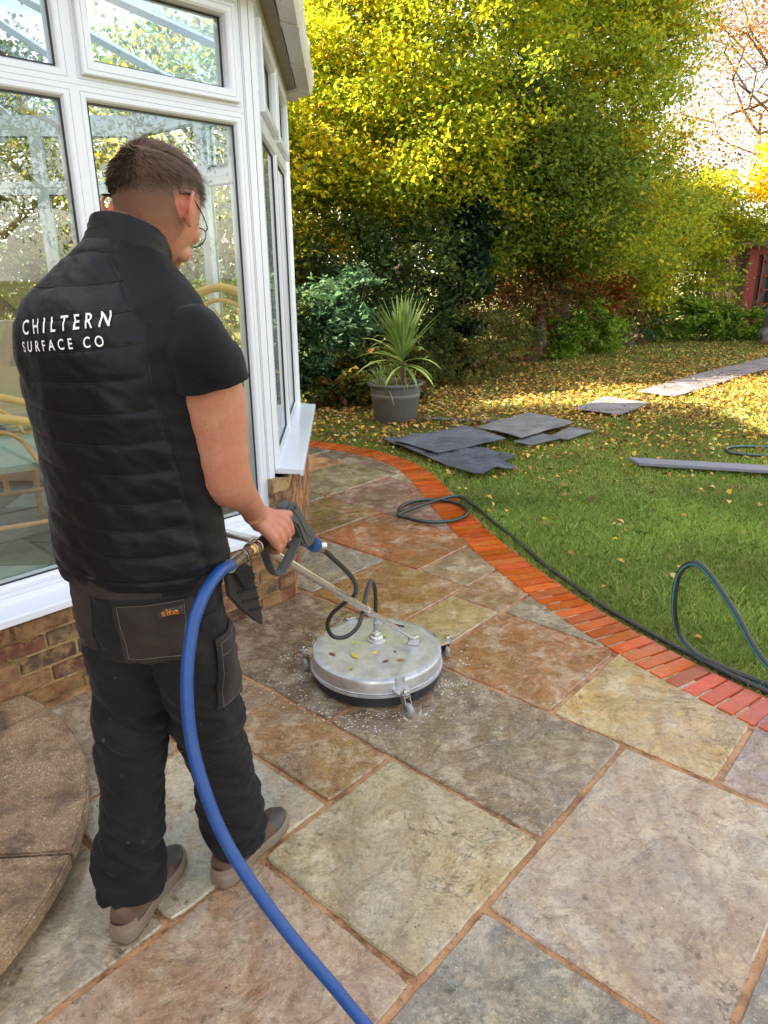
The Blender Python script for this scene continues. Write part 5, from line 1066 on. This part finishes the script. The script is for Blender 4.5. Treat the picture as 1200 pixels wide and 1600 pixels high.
# ---- hair strands on top
def hairmat():
    t = NT('brown_hair'); p = t.pos(); t.B(base=t.mix(t.noise(p, 60, 3), lin(52, 37, 30), lin(124, 94, 74)), rough=.55, spec=.4); return t.m
rg = np.random.default_rng(12); HV = []; HF = []
cnt_ = 0
for _ in range(90000):
    u = rg.normal(size=3); u /= np.linalg.norm(u)
    if u[2] < -.15: continue
    rt_ = Hh(*headr(*u)) - HD; top_ = True; hv_ = rt_.z / .112 + .42 * max(0, u[1]); lim_ = .02
    if hv_ < lim_ or rg.random() > ((hv_ - lim_) / .55) ** 2: continue
    if u[1] > .62 and u[2] < .62: continue
    hxx, hyy, hzz = headr(*u); root = Hh(hxx, hyy, hzz); nr = (HM @ Vector((u[0] / .0765, u[1] / .097, u[2] / .112))).normalized()
    if top_: Lh = rg.uniform(.011, .024) * (1.35 if u[1] > .15 else 1) * min(1, .14 + (hv_ - lim_) / .55)
    else:
        if rg.random() > (u[2] + .15) / .6: continue
        Lh = rg.uniform(.0025, .006) + max(0, u[2] - .25) * .018
    # grain: forward on top, swirling at the crown
    g_ = HM @ Vector((rg.normal(0, .14) + u[0] * .3, .9 + rg.normal(0, .12), -.15 - .5 * (u[2] < .6))); d = (nr * rg.uniform(.5, 1.0) + g_ * .75).normalized()
    s_ = d.cross(nr).normalized() * rg.uniform(.00035, .0006) if d.cross(nr).length > .01 else Vector((.0006, 0, 0))
    r0 = root - nr * .002; m_ = r0 + d * Lh * .55 + nr * .001; tp_ = r0 + d * Lh + Vector((0, 0, -.12 * Lh)); b = len(HV)
    HV += [r0 - s_, r0 + s_, m_ + s_ * .8, tp_, m_ - s_ * .8]; HF.append((b, b + 1, b + 2, b + 3, b + 4))
hr = npmesh('hair', np.array([tuple(q) for q in HV]), np.array(HF), hairmat(), man); hr['kind'] = 'stuff'
cap_v = []; cap_f = []
cb_ = MB(); vs = []; nr_ = 12
for i in range(nr_ + 1):
    th = 1.0 * i / nr_
    for k in range(36):
        a = 2 * math.pi * k / 36; ux, uy, uz = math.sin(th) * math.cos(a), math.sin(th) * math.sin(a), math.cos(th)
        hx_, hy_, hz_ = headr(ux, uy, uz); f_ = 1 + .055 * (1 - (i / nr_) ** 3) * (1 + .25 * noise.noise((ux * 6, uy * 6, uz * 6))); vs.append(Hh(hx_ * f_, hy_ * f_, hz_ * f_))
cb_.add(vs, [(i * 36 + k, (i + 1) * 36 + k, (i + 1) * 36 + (k + 1) % 36, i * 36 + (k + 1) % 36) for i in range(nr_) for k in range(36)]); cb_.build('hair_mass', hairmat(), man, smooth=True)
# ---- glasses
gl = empty('glasses', HD); setparent(gl, man); MGF = M_('glasses_frame', (.06, .055, .05), .25, metal=.7)
for s_ in (-1, 1):
    MB().tube(catmull([Hh(s_ * .058, .094, -.012), Hh(s_ * .066, .082, -.009), Hh(s_ * .0745, .04, -.002), Hh(s_ * .0765, .0, .006), Hh(s_ * .078, -.022, .006), Hh(s_ * .077, -.044, -.004)], 5), .0014, 6).build('temple_arm', MGF, gl, smooth=True)
    MB().tube(catmull([Hh(s_ * .079, -.014, .0075), Hh(s_ * .079, -.032, .004), Hh(s_ * .0775, -.056, -.008)], 4), .0026, 8).build('temple_tip', MBLK, gl, smooth=True)
    ringp = [Hh(s_ * (.034 + .025 * math.cos(a)), .104 - .010 * abs(math.cos(a)) * (1 if math.cos(a) > 0 else 0), -.022 + .021 * math.sin(a)) for a in [2 * math.pi * k / 24 for k in range(25)]]
    MB().tube(ringp, .0013, 6, cap=False).build('rim', MGF, gl, smooth=True)
    MB().add(ringp[:24], [tuple(range(24))]).build('lens', MGL, gl)
MB().tube([Hh(-.009, .105, -.018), Hh(0, .110, -.015), Hh(.009, .105, -.018)], .0013, 6).build('bridge', MGF, gl)
# ---- gilet
def mat_fab(name, c, sheen=.25, rough=.65, bs=600, wrinkle=0, dirt=None):
    t = NT(name); p = t.pos(); cc_ = t.mix(t.rampv(t.noise(p, 9, 4), .35, .65), lin(*c), lin(*[min(255, int(k * 1.18 + 3)) for k in c]))
    if dirt: cc_ = t.mix(t.math('MULTIPLY', t.rampv(t.noise(p, 7, 5, .65), .52, .72, 0, .55), .8), cc_, lin(*dirt)); cc_ = t.mix(t.rampv(t.noise(p, 60, 3), .70, .76, 0, .6), cc_, lin(*[min(255, k + 50) for k in dirt]))
    n1 = t.bump(t.noise(p, bs, 2), .0004, .6); 
    if wrinkle: n1 = t.bump(t.noise(p, 24, 4, .6, 1.5), wrinkle, .8, n1)
    t.B(base=cc_, rough=rough, sheen=sheen * .25, nrm=n1, spec=.2); return t.m
MVEST = mat_fab('black_nylon', (12, 13, 19), .12, .42, 900, .0022); MTEE = mat_fab('black_cotton', (8, 9, 15), .3, .85, 1200, .002); MSIDE = mat_fab('black_softshell', (10, 11, 15), .15, .6, 900, .0015)
MTRO = mat_fab('work_trouser', (21, 20, 22), .2, .8, 700, .004, (46, 41, 39)); MTRO2 = mat_fab('trouser_patch', (42, 37, 36), .2, .8, 700, .004, (62, 54, 48))
CXv, CYv = -.045, -.06
VR = [(CXv, CYv - .004, .938, .196, .148), (CXv, CYv, .950, .206, .156), (CXv, CYv, .98, .208, .160), (CXv, CYv, 1.02, .206, .160), (CXv, CYv, 1.1, .203, .160), (CXv - .002, CYv, 1.2, .206, .163), (CXv - .004, CYv, 1.3, .216, .168), (CXv - .006, CYv, 1.38, .224, .168),
      (CXv - .008, CYv, 1.45, .226, .162), (CXv - .01, CYv + .004, 1.505, .218, .148), (CXv - .01, CYv + .012, 1.545, .200, .130), (CXv - .01, CYv + .022, 1.572, .176, .112, -.05), (CXv - .006, CYv + .034, 1.598, .146, .100, -.15), (CXv + .002, CYv + .044, 1.618, .116, .094, -.25), (CXv + .01, CYv + .052, 1.632, .090, .085, -.32)]
vm = MB().loft(VR, 48, wf=W); me = remesh(vm, .0042, 6); v = vget(me); nn_ = nget(me)
loc = np.stack([(v - np.array(PB)) @ np.array(FXv), (v - np.array(PB)) @ np.array(FFv), v[:, 2]], 1)
SEAM = lambda z: .105 + .055 * np.clip((1.52 - z) / .6, 0, 1) - .10 * np.clip((z - 1.5) / .12, 0, 1)
xr = loc[:, 0]; zz = loc[:, 2]; back = (loc[:, 1] < -.02)
tiltz = zz + (xr + .05) * (.045 - .15 * np.clip((zz - 1.15) / .35, 0, 1)) + .010 * np.cos(xr * 9) - .02 * np.clip(zz - 1.4, 0, 1) * 0
ROW = .0605; ph = ((tiltz - .975) / ROW) % 1.0; puff = np.abs(np.sin(np.pi * ph)) ** .28
quilt = (back & (xr < SEAM(zz)) & (zz > .968)); disp = np.where(quilt, .0048 * puff - .0040, 0)
sd2 = np.abs(xr - SEAM(zz)); disp = np.where(back & (sd2 < .006), -.0035 * (1 - sd2 / .006), disp)
fold = np.array([noise.noise(Vector((q[0] * 9, q[1] * 9, q[2] * 5))) * .008 + noise.noise(Vector((q[0] * 22 + q[2] * 16, q[1] * 20, q[2] * 20))) * .0042 + abs(noise.noise(Vector((q[0] * 30 + q[2] * 24, 3, q[2] * 34)))) * -.0022 for q in loc])
disp = disp + fold; hemz = np.abs(zz - .965) < .004; disp = np.where(hemz, disp - .003, disp)
v = v + nn_ * disp[:, None]; vset(me, v); me.materials.append(MVEST); me.materials.append(MSIDE)
pi_ = np.zeros(len(me.polygons), 'i4'); pc_ = np.empty(len(me.polygons) * 3, 'f4'); me.polygons.foreach_get('center', pc_); pc_ = pc_.reshape(-1, 3)
px = (pc_ - np.array(PB)) @ np.array(FXv); py = (pc_ - np.array(PB)) @ np.array(FFv); pi_[(px > SEAM(pc_[:, 2])) & (py < .06)] = 1; me.polygons.foreach_set('material_index', pi_)
vest = link_mesh('gilet', me, None, man, True)
VB = BVHTree.FromPolygons([Vector(q) for q in v], [tuple(p.vertices) for p in me.polygons])
# stitched seams of the gilet: fine sunk threads
MSEAM = M_('seam_thread', (.004, .004, .005), .9)
def seam_line(pts, r=.0011, name='stitched_seam'):
    ps = []
    for (r_, z_) in pts:
        hit = VB.ray_cast(W(r_, -.6, z_), FFv)
        if hit[0] is not None: ps.append(hit[0] + FFv * .0002)
    if len(ps) > 3: MB().tube(ps, r, 5).build(name, MSEAM, vest, smooth=True)
kk = 0
while kk < 11:
    ps = []
    for i in range(60):
        r_ = -.27 + i * .0075
        z_ = .975 + ROW * kk
        for _ in range(4): z_ = .975 + ROW * kk - (r_ + .05) * (.045 - .15 * min(1, max(0, (z_ - 1.15) / .35))) - .010 * math.cos(r_ * 9)
        if r_ < SEAM(z_): ps.append((r_, z_))
    seam_line(ps); kk += 1
seam_line([(float(SEAM(z_)), z_) for z_ in [.945 + .012 * i for i in range(55)]], .0013)
seam_line([(-.25 + i * .0075, .9655) for i in range(56)], .0010)
# stand-up collar
def tubeshell(name, rings, th, mat, parent, n=48, wf=W):
    outer = rings; inner = [(g[0], g[1], g[2], g[3] - th, g[4] - th, *g[5:]) for g in reversed(rings)]
    mb = MB().loft(list(outer) + list(inner), n, cap=False, wf=wf); m = len(outer) * 2
    mb.f += [((m - 1) * n + k, (m - 1) * n + (k + 1) % n, (k + 1) % n, k) for k in range(n)]
    return mb.build(name, mat, parent, smooth=True)
tubeshell('collar', [(CXv + .006, CYv + .044, 1.616, .096, .089, -.33), (CXv + .012, CYv + .050, 1.632, .088, .086, -.40), (CXv + .018, CYv + .054, 1.646, .083, .083, -.46), (CXv + .022, CYv + .058, 1.664, .081, .083, -.5), (CXv + .022, CYv + .058, 1.670, .079, .081, -.5)], .006, MVEST, man)
tubeshell('collar_seam', [(CXv + .005, CYv + .042, 1.606, .1045, .096, -.3), (CXv + .007, CYv + .045, 1.611, .1045, .096, -.3), (CXv + .009, CYv + .047, 1.616, .1015, .092, -.3)], .003, MSIDE, man)
# lettering on the back, laid on to the cloth
def lettering(txt, size, r0, z0, width, rot=0):
    cu = bpy.data.curves.new('t', 'FONT'); cu.body = txt; cu.size = size; cu.space_character = 1.75; cu.align_x = 'CENTER'; cu.offset = size * .012; cu.resolution_u = 4
    o = bpy.data.objects.new('t', cu); COL.objects.link(o); dg = bpy.context.evaluated_depsgraph_get(); m0 = bpy.data.meshes.new_from_object(o.evaluated_get(dg)); bpy.data.objects.remove(o)
    bm = bmesh.new(); bm.from_mesh(m0); bmesh.ops.triangulate(bm, faces=bm.faces); bmesh.ops.subdivide_edges(bm, edges=[e for e in bm.edges if e.calc_length() > size * .12], cuts=4); bmesh.ops.triangulate(bm, faces=bm.faces)
    xs = [q.co.x for q in bm.verts]; sc_ = width / (max(xs) - min(xs)); mid = (max(xs) + min(xs)) / 2
    for q in bm.verts:
        xx = (q.co.x - mid) * sc_; yy = q.co.y; rr = r0 + xx - yy * .22; z_ = z0 + yy + xx * rot
        hit = VB.ray_cast(W(rr, -.6, z_), FFv)
        q.co = (hit[0] - FFv * .0035) if hit[0] is not None else W(rr, -.22, z_)
    bm.to_mesh(m0); bm.free(); return link_mesh('lettering', m0, M_('white_print', (.78, .78, .80), .5, var=.03), man)
lettering('CHILTERN', .039, -.056, 1.489, .212, .10); lettering('SURFACE CO', .028, -.058, 1.454, .207, .085)
# ---- t-shirt sleeve (right) and a short run of the left one
slr = catmull([SH + Vector((-.05, .06, .000)), SH + Vector((-.018, .026, -.004)), SH + Vector((.000, .006, -.035)), SH * .80 + EL * .20 + Vector((.008, -.002, 0)), SH * .71 + EL * .29 + Vector((.008, -.003, 0))], 5)
rr = np.interp(np.linspace(0, 1, len(slr)), [0, .2, .45, .75, 1], [.040, .064, .076, .082, .083])
mb = MB(); pts = [Vector(q) for q in slr]; n = 40; vs = []
for th in (0, 1):
    seq = range(len(pts)) if th == 0 else reversed(range(len(pts)))
    u = Vector((1, 0, 0))
    for i in seq:
        t_ = (pts[min(i + 1, len(pts) - 1)] - pts[max(i - 1, 0)]).normalized(); u = (Vector((1, .2, 0)) - t_ * Vector((1, .2, 0)).dot(t_)).normalized(); w_ = t_.cross(u)
        for k in range(n):
            a = 2 * math.pi * k / n; r_ = rr[i] - (.004 if th else 0); q = pts[i] + (u * math.cos(a) * .93 + w_ * math.sin(a) * 1.0) * r_
            dn = noise.noise(q * 16) * .009 + (1 - 2 * abs(noise.noise(Vector((q.x * 14, q.y * 14, q.z * 26 + q.x * 30))))) * .004 + noise.noise(Vector((q.x * 40, q.y * 40, q.z * 14))) * .004 * (i / len(pts)); q += (q - pts[i]).normalized() * dn
            if i >= len(pts) - 4: q += t_ * -.012 * math.cos(a) * (i - len(pts) + 5) / 4
            vs.append(q)
m = len(pts) * 2; mb.add(vs, [(i * n + k, i * n + (k + 1) % n, (i + 1) * n + (k + 1) % n, (i + 1) * n + k) for i in range(m - 1) for k in range(n)] + [((m - 1) * n + k, (m - 1) * n + (k + 1) % n, (k + 1) % n, k) for k in range(n)])
mb.build('sleeve', MTEE, man, smooth=True)
MB().tube([SHL + Vector((.03, 0, .02)), SHL, (SHL + ELL) / 2], [.06, .075, .07], 20).build('sleeve', MTEE, man, smooth=True)
# ---- trousers
tm = MB()
tm.loft([(-.045, -.06, .76, .175, .135), (-.045, -.06, .83, .183, .142), (-.045, -.06, .90, .184, .142), (-.045, -.06, .99, .180, .138)], 36, wf=W)
def leg(pts, rad, n=30): tm.tube(catmull(pts, 4), list(np.interp(np.linspace(0, 1, (len(pts) - 1) * 4 + 1), np.linspace(0, 1, len(rad)), rad)), n, squash=(1.0, 1.06))
leg([(-.615, 1.555, .84), (-.622, 1.552, .70), (-.640, 1.545, .56), (-.648, 1.525, .42), (-.655, 1.495, .28), (-.660, 1.465, .16), (-.660, 1.437, .075)], [.100, .100, .088, .080, .076, .073, .078, .076])
leg([(-.480, 1.525, .84), (-.468, 1.540, .70), (-.462, 1.575, .56), (-.456, 1.60, .42), (-.440, 1.61, .28), (-.425, 1.61, .17), (-.418, 1.597, .085)], [.100, .098, .088, .080, .075, .072, .074, .070])
me = remesh(tm, .0050, 4); v = vget(me); nn_ = nget(me)
def tf(q):
    z_ = q[2]; low = max(0, min(1, (.36 - z_) / .22)); kn = math.exp(-((z_ - .50) / .11) ** 2); th_ = max(0, min(1, (z_ - .7) / .1))
    a = noise.noise(Vector((q[0] * 7, q[1] * 7, z_ * 24 + q[0] * 14))); b = noise.noise(Vector((q[0] * 12 + 5, q[1] * 12, z_ * 48 - q[1] * 20))); c = noise.noise(Vector((q[0] * 16, q[1] * 16, z_ * 7)))
    rid = 1 - 2 * abs(a); return (rid * (.004 + .019 * low + .014 * kn) + b * (.003 + .010 * low)) * (.3 + .7 * max(0, min(1, (z_ - .08) / .06))) + noise.noise(Vector((q[0] * 5 + z_ * 4, q[1] * 6, z_ * 11 + q[0] * 9))) * .009 + c * .006
v = v + nn_ * np.array([[tf(q)] for q in v]); vset(me, v)
tro = link_mesh('trousers', me, MTRO, man, True); TB = BVHTree.FromPolygons([Vector(q) for q in v], [tuple(p.vertices) for p in me.polygons])
MTHR = M_('pale_thread', lin(104, 98, 92)[:3], .8)
def patch(name, c, ux, uz, w_, h_, ndir, mat, off=.004, par=None, nx=12, nz=12, shape=None, lift=0, stitch=False):
    """cloth patch laid on the trousers: centre c, axes ux/uz, cast along -ndir"""
    vs = []; ok = True; ndir = Vector(ndir).normalized(); ux = Vector(ux).normalized(); uz = Vector(uz).normalized()
    for lay in (off, off - .006):
        for j in range(nz + 1):
            for i in range(nx + 1):
                a = (i / nx - .5); b = (j / nz - .5)
                if shape: a, b = shape(a, b)
                q = Vector(c) + ux * (a * w_) + uz * (b * h_); hit = TB.ray_cast(q + ndir * .25, -ndir)
                base = hit[0] if hit[0] is not None and (hit[0] - q).length < .09 else TB.find_nearest(q)[0]
                edge = min(min(i, nx - i) / 1.5, min(j, nz - j) / 1.5, 1); vs.append(base + ndir * (lay * (.5 + .5 * edge) + lift * math.sin(math.pi * j / nz) * edge + noise.noise(q * 40) * .0012))
    W1 = nx + 1; m = W1 * (nz + 1); fs = []
    for j in range(nz):
        for i in range(nx): fs.append((j * W1 + i, j * W1 + i + 1, (j + 1) * W1 + i + 1, (j + 1) * W1 + i)); fs.append((m + j * W1 + i, m + (j + 1) * W1 + i, m + (j + 1) * W1 + i + 1, m + j * W1 + i + 1))
    ring = [k for k in range(W1)] + [j * W1 + nx for j in range(1, nz + 1)] + [nz * W1 + k for k in range(nx - 1, -1, -1)] + [j * W1 for j in range(nz - 1, 0, -1)]
    for k in range(len(ring)): x_, y_ = ring[k], ring[(k + 1) % len(ring)]; fs.append((x_, m + x_, m + y_, y_))
    o = MB().add(vs, fs).build(name, mat, par or tro, smooth=True)
    if stitch:
        idx = [1 * W1 + k for k in range(1, nx)] + [j * W1 + nx - 1 for j in range(2, nz)] + [(nz - 1) * W1 + k for k in range(nx - 2, 0, -1)] + [j * W1 + 1 for j in range(nz - 2, 0, -1)]
        MB().tube([Vector(vs[k]) + ndir * .0012 for k in idx + idx[:1]], .0007, 5, cap=False).build('stitching', MTHR, o)
    return o
bk = -FFv; sd3 = (FXv * .9 - FFv * .45).normalized(); Z3 = Vector((0, 0, 1))
p1 = patch('rear_pocket', W(.055, -.19, .845), FXv + Z3 * .06, Z3, .165, .16, bk + FXv * .15, MTRO2, .006, stitch=True, shape=lambda a, b: (a * (1 - .10 * (.5 - b)), b))
patch('rear_pocket', W(-.145, -.17, .850), FXv, Z3, .12, .15, bk - FXv * .25, MTRO2, .005, shape=lambda a, b: (a * (1 - .10 * (.5 - b)), b))
patch('pocket_hem', W(.055, -.19, .918), FXv + Z3 * .06, Z3, .167, .014, bk + FXv * .15, MTRO, .010, nz=3)
patch('cargo_pocket', W(.168, -.04, .685), -FFv * -1 + FXv * .1, Z3, .115, .19, sd3, MTRO2, .014, lift=.006, stitch=True)
patch('cargo_flap', W(.168, -.04, .770), FFv + FXv * .1, Z3, .12, .055, sd3, MTRO2, .021, nz=5, stitch=True)
patch('cargo_pocket', W(-.255, -.03, .66), FFv, Z3, .115, .17, -FXv, MTRO2, .014)
patch('waistband', W(-.04, -.2, .945), FXv, Z3, .24, .05, bk, MTRO2, .006, nz=4)
patch('tool_loop', W(.150, -.10, .845), FFv + FXv, Z3, .055, .028, sd3, MTRO, .014, nz=4)
# maker's tag
tg = patch('pocket_tag', W(.098, -.19, .890), FXv + Z3 * .06, Z3, .052, .022, bk + FXv * .2, MBLK, .011, nx=4, nz=3)
cu = bpy.data.curves.new('t', 'FONT'); cu.body = 'site'; cu.size = .024; cu.align_x = 'CENTER'; cu.offset = .0004; o = bpy.data.objects.new('t', cu); COL.objects.link(o); dg = bpy.context.evaluated_depsgraph_get(); m0 = bpy.data.meshes.new_from_object(o.evaluated_get(dg)); bpy.data.objects.remove(o)
GB = BVHTree.FromPolygons([q.co.copy() for q in tg.data.vertices], [tuple(p.vertices) for p in tg.data.polygons]); nd = (bk + FXv * .2).normalized()
for q in m0.vertices:
    c = W(.098 + q.co.x, -.19, .884 + q.co.y + q.co.x * .06); hit = GB.ray_cast(c + nd * .2, -nd); q.co = (hit[0] + nd * .0012) if hit[0] is not None else c + nd * .03
link_mesh('tag_lettering', m0, M_('orange_thread', lin(206, 120, 50)[:3], .6), tro)
# holster pouch hanging at the right hip
hp = MB(); PO = W(.163, .02, .925); pu = (FFv * .95 + FXv * .25).normalized(); pn = pu.cross(Z3).normalized(); pn = pn if pn.dot(FXv) > 0 else -pn
hp.prism([(-.06, .02), (.012, .015), (.030, -.03), (.050, -.14), (.048, -.165), (.025, -.145), (-.02, -.095), (-.055, -.045)], pu, Z3, pn, PO, .0, .012); hol = hp.build('holster_pouch', MTRO2, tro, bev=.003)
for a, b in (((-.03, -.045), (.033, -.055)), ((-.015, -.075), (.038, -.085)), ((.005, -.105), (.044, -.115))): MB().tube([PO + pu * a[0] + Z3 * a[1] + pn * .013, PO + pu * b[0] + Z3 * b[1] + pn * .013], .003, 6).build('pouch_seam', MTRO, hol)
MB().prism([(-.045, .015), (.010, .012), (.024, -.025), (-.01, -.045)], pu, Z3, pn, PO, .014, .024).build('pouch_flap', MTRO, hol, bev=.002)
for zz_ in (1.642, 1.656): tubeshell('collar_stitch', [(CXv + .012 + (zz_ - 1.626) * .2, CYv + .050 + (zz_ - 1.626) * .2, zz_ - .0012, .0902 - (zz_ - 1.626) * .33, .0862 - (zz_ - 1.626) * .14, -.40 - (zz_ - 1.626) * 3), (CXv + .012 + (zz_ - 1.626) * .2, CYv + .050 + (zz_ - 1.626) * .2, zz_ + .0012, .0902 - (zz_ - 1.626) * .33, .0862 - (zz_ - 1.626) * .14, -.40 - (zz_ - 1.626) * 3)], .001, MSEAM, man)
MB().tube([W(.165, .05, .965), W(.170, .055, .94), W(.172, .055, .915)], .0018, 6).build('zip_pull', MBLK, vest)
# ---- shoes
MSHOE = mat_fab('brown_suede', (88, 68, 58), .25, .8, 500, .002, (74, 62, 56)); MTOE = M_('grey_toe', lin(62, 56, 54)[:3], .5, var=.15, scale=30, bump=.0006); MSOLE = M_('sole_rubber', lin(124, 108, 94)[:3], .7, var=.2, scale=25, bump=.001)
def shoe(hx_, hy_, az, label):
    d = dv(R_(az)); s_ = Vector((d.y, -d.x, 0)); O = Vector((hx_, hy_, 0)); wf = lambda x, y, z: O + s_ * x + d * y + Vector((0, 0, z))
    e = empty('shoe', O); setparent(e, man)
    outl = [(0, -.004), (.026, .0), (.038, .03), (.038, .09), (.036, .14), (.046, .20), (.049, .235), (.040, .272), (.018, .298), (-.006, .303), (-.030, .286), (-.044, .25), (-.045, .20), (-.036, .14), (-.034, .08), (-.036, .03), (-.026, .0)]
    so_ = MB(); oc = catmull([(a, b, 0) for a, b in outl] + [(outl[0][0], outl[0][1], 0)], 4)[:-1]; n = len(oc); vs = []
    for k, (sc2, z) in enumerate(((.95, .001), (.99, .004), (1.0, .012), (1.0, .024), (.985, .032), (.93, .036))):
        for q in oc:
            hl = .012 if q.y < .06 and z > .02 else 0; vs.append(wf(q.x * sc2, .15 + (q.y - .15) * sc2, z + hl * (1 - q.y / .06 if q.y < .06 else 0)))
    so_.add(vs, [tuple(reversed(range(n)))] + [(i * n + k, i * n + (k + 1) % n, (i + 1) * n + (k + 1) % n, (i + 1) * n + k) for i in range(5) for k in range(n)] + [tuple(5 * n + k for k in range(n))])
    so_.build('sole', MSOLE, e, smooth=True)
    up = MB(); R1 = []
    for y, w_, h_, zc in ((.004, .024, .038, .056), (.02, .033, .052, .062), (.05, .036, .060, .064), (.09, .036, .058, .062), (.12, .035, .046, .056), (.16, .039, .036, .046), (.20, .044, .030, .040), (.24, .043, .026, .037), (.27, .034, .022, .034), (.292, .017, .014, .031)):
        R1.append([wf(w_ * math.cos(a), y, zc + h_ * math.sin(a)) for a in [2 * math.pi * k / 24 for k in range(24)]])
    vs = [q for g in R1 for q in g]; m = len(R1); up.add(vs, [(i * 24 + k, i * 24 + (k + 1) % 24, (i + 1) * 24 + (k + 1) % 24, (i + 1) * 24 + k) for i in range(m - 1) for k in range(24)] + [tuple(range(24)), tuple((m - 1) * 24 + k for k in range(24))])
    me_ = remesh(up, .005, 4); v_ = vget(me_); n_ = nget(me_); v_ += n_ * np.array([[noise.noise(Vector(q) * 30) * .0025] for q in v_]); v_[:, 2] = np.maximum(v_[:, 2], .026); vset(me_, v_); me_.materials.append(MSHOE); me_.materials.append(MTOE)
    ce = np.empty(len(me_.polygons) * 3, 'f4'); me_.polygons.foreach_get('center', ce); ce = ce.reshape(-1, 3); yy = (ce - np.array(O)) @ np.array(d); me_.polygons.foreach_set('material_index', (yy > .205).astype('i4'))
    link_mesh('upper', me_, None, e, True)
    lc = MB()
    for k in range(4): y = .145 + k * .017; z = .098 - k * .010; lc.tube(catmull([wf(-.022, y, z - .008), wf(0, y + .004, z + .001), wf(.022, y, z - .008)], 4), .0022, 6)
    lc.tube(catmull([wf(0, .15, .098), wf(.02, .16, .100), (wf(.03, .145, .09)), wf(.012, .142, .094)], 4), .002, 6); lc.build('laces', M_('lace', lin(128, 118, 104)[:3], .8), e, smooth=True)
    patch_ = MB(); vs = []
    for z in (.03, .062):
        for k in range(13): a = math.pi + math.pi * k / 12; vs.append(wf((.0385 - (.004 if z > .05 else 0)) * math.cos(a) * 1.0, .034 + .040 * math.sin(a) * (1 - .06 * (z > .05)), z))
    patch_.add(vs, [(k, k + 1, 13 + k + 1, 13 + k) for k in range(12)]); patch_.build('heel_counter', MSOLE, e, smooth=True)
    return e
shoe(-.672, 1.352, 14, 'left work shoe, the nearer one, planted beside the stone step'); shoe(-.462, 1.522, 29, 'right work shoe, the farther one, set down behind the blue hose')
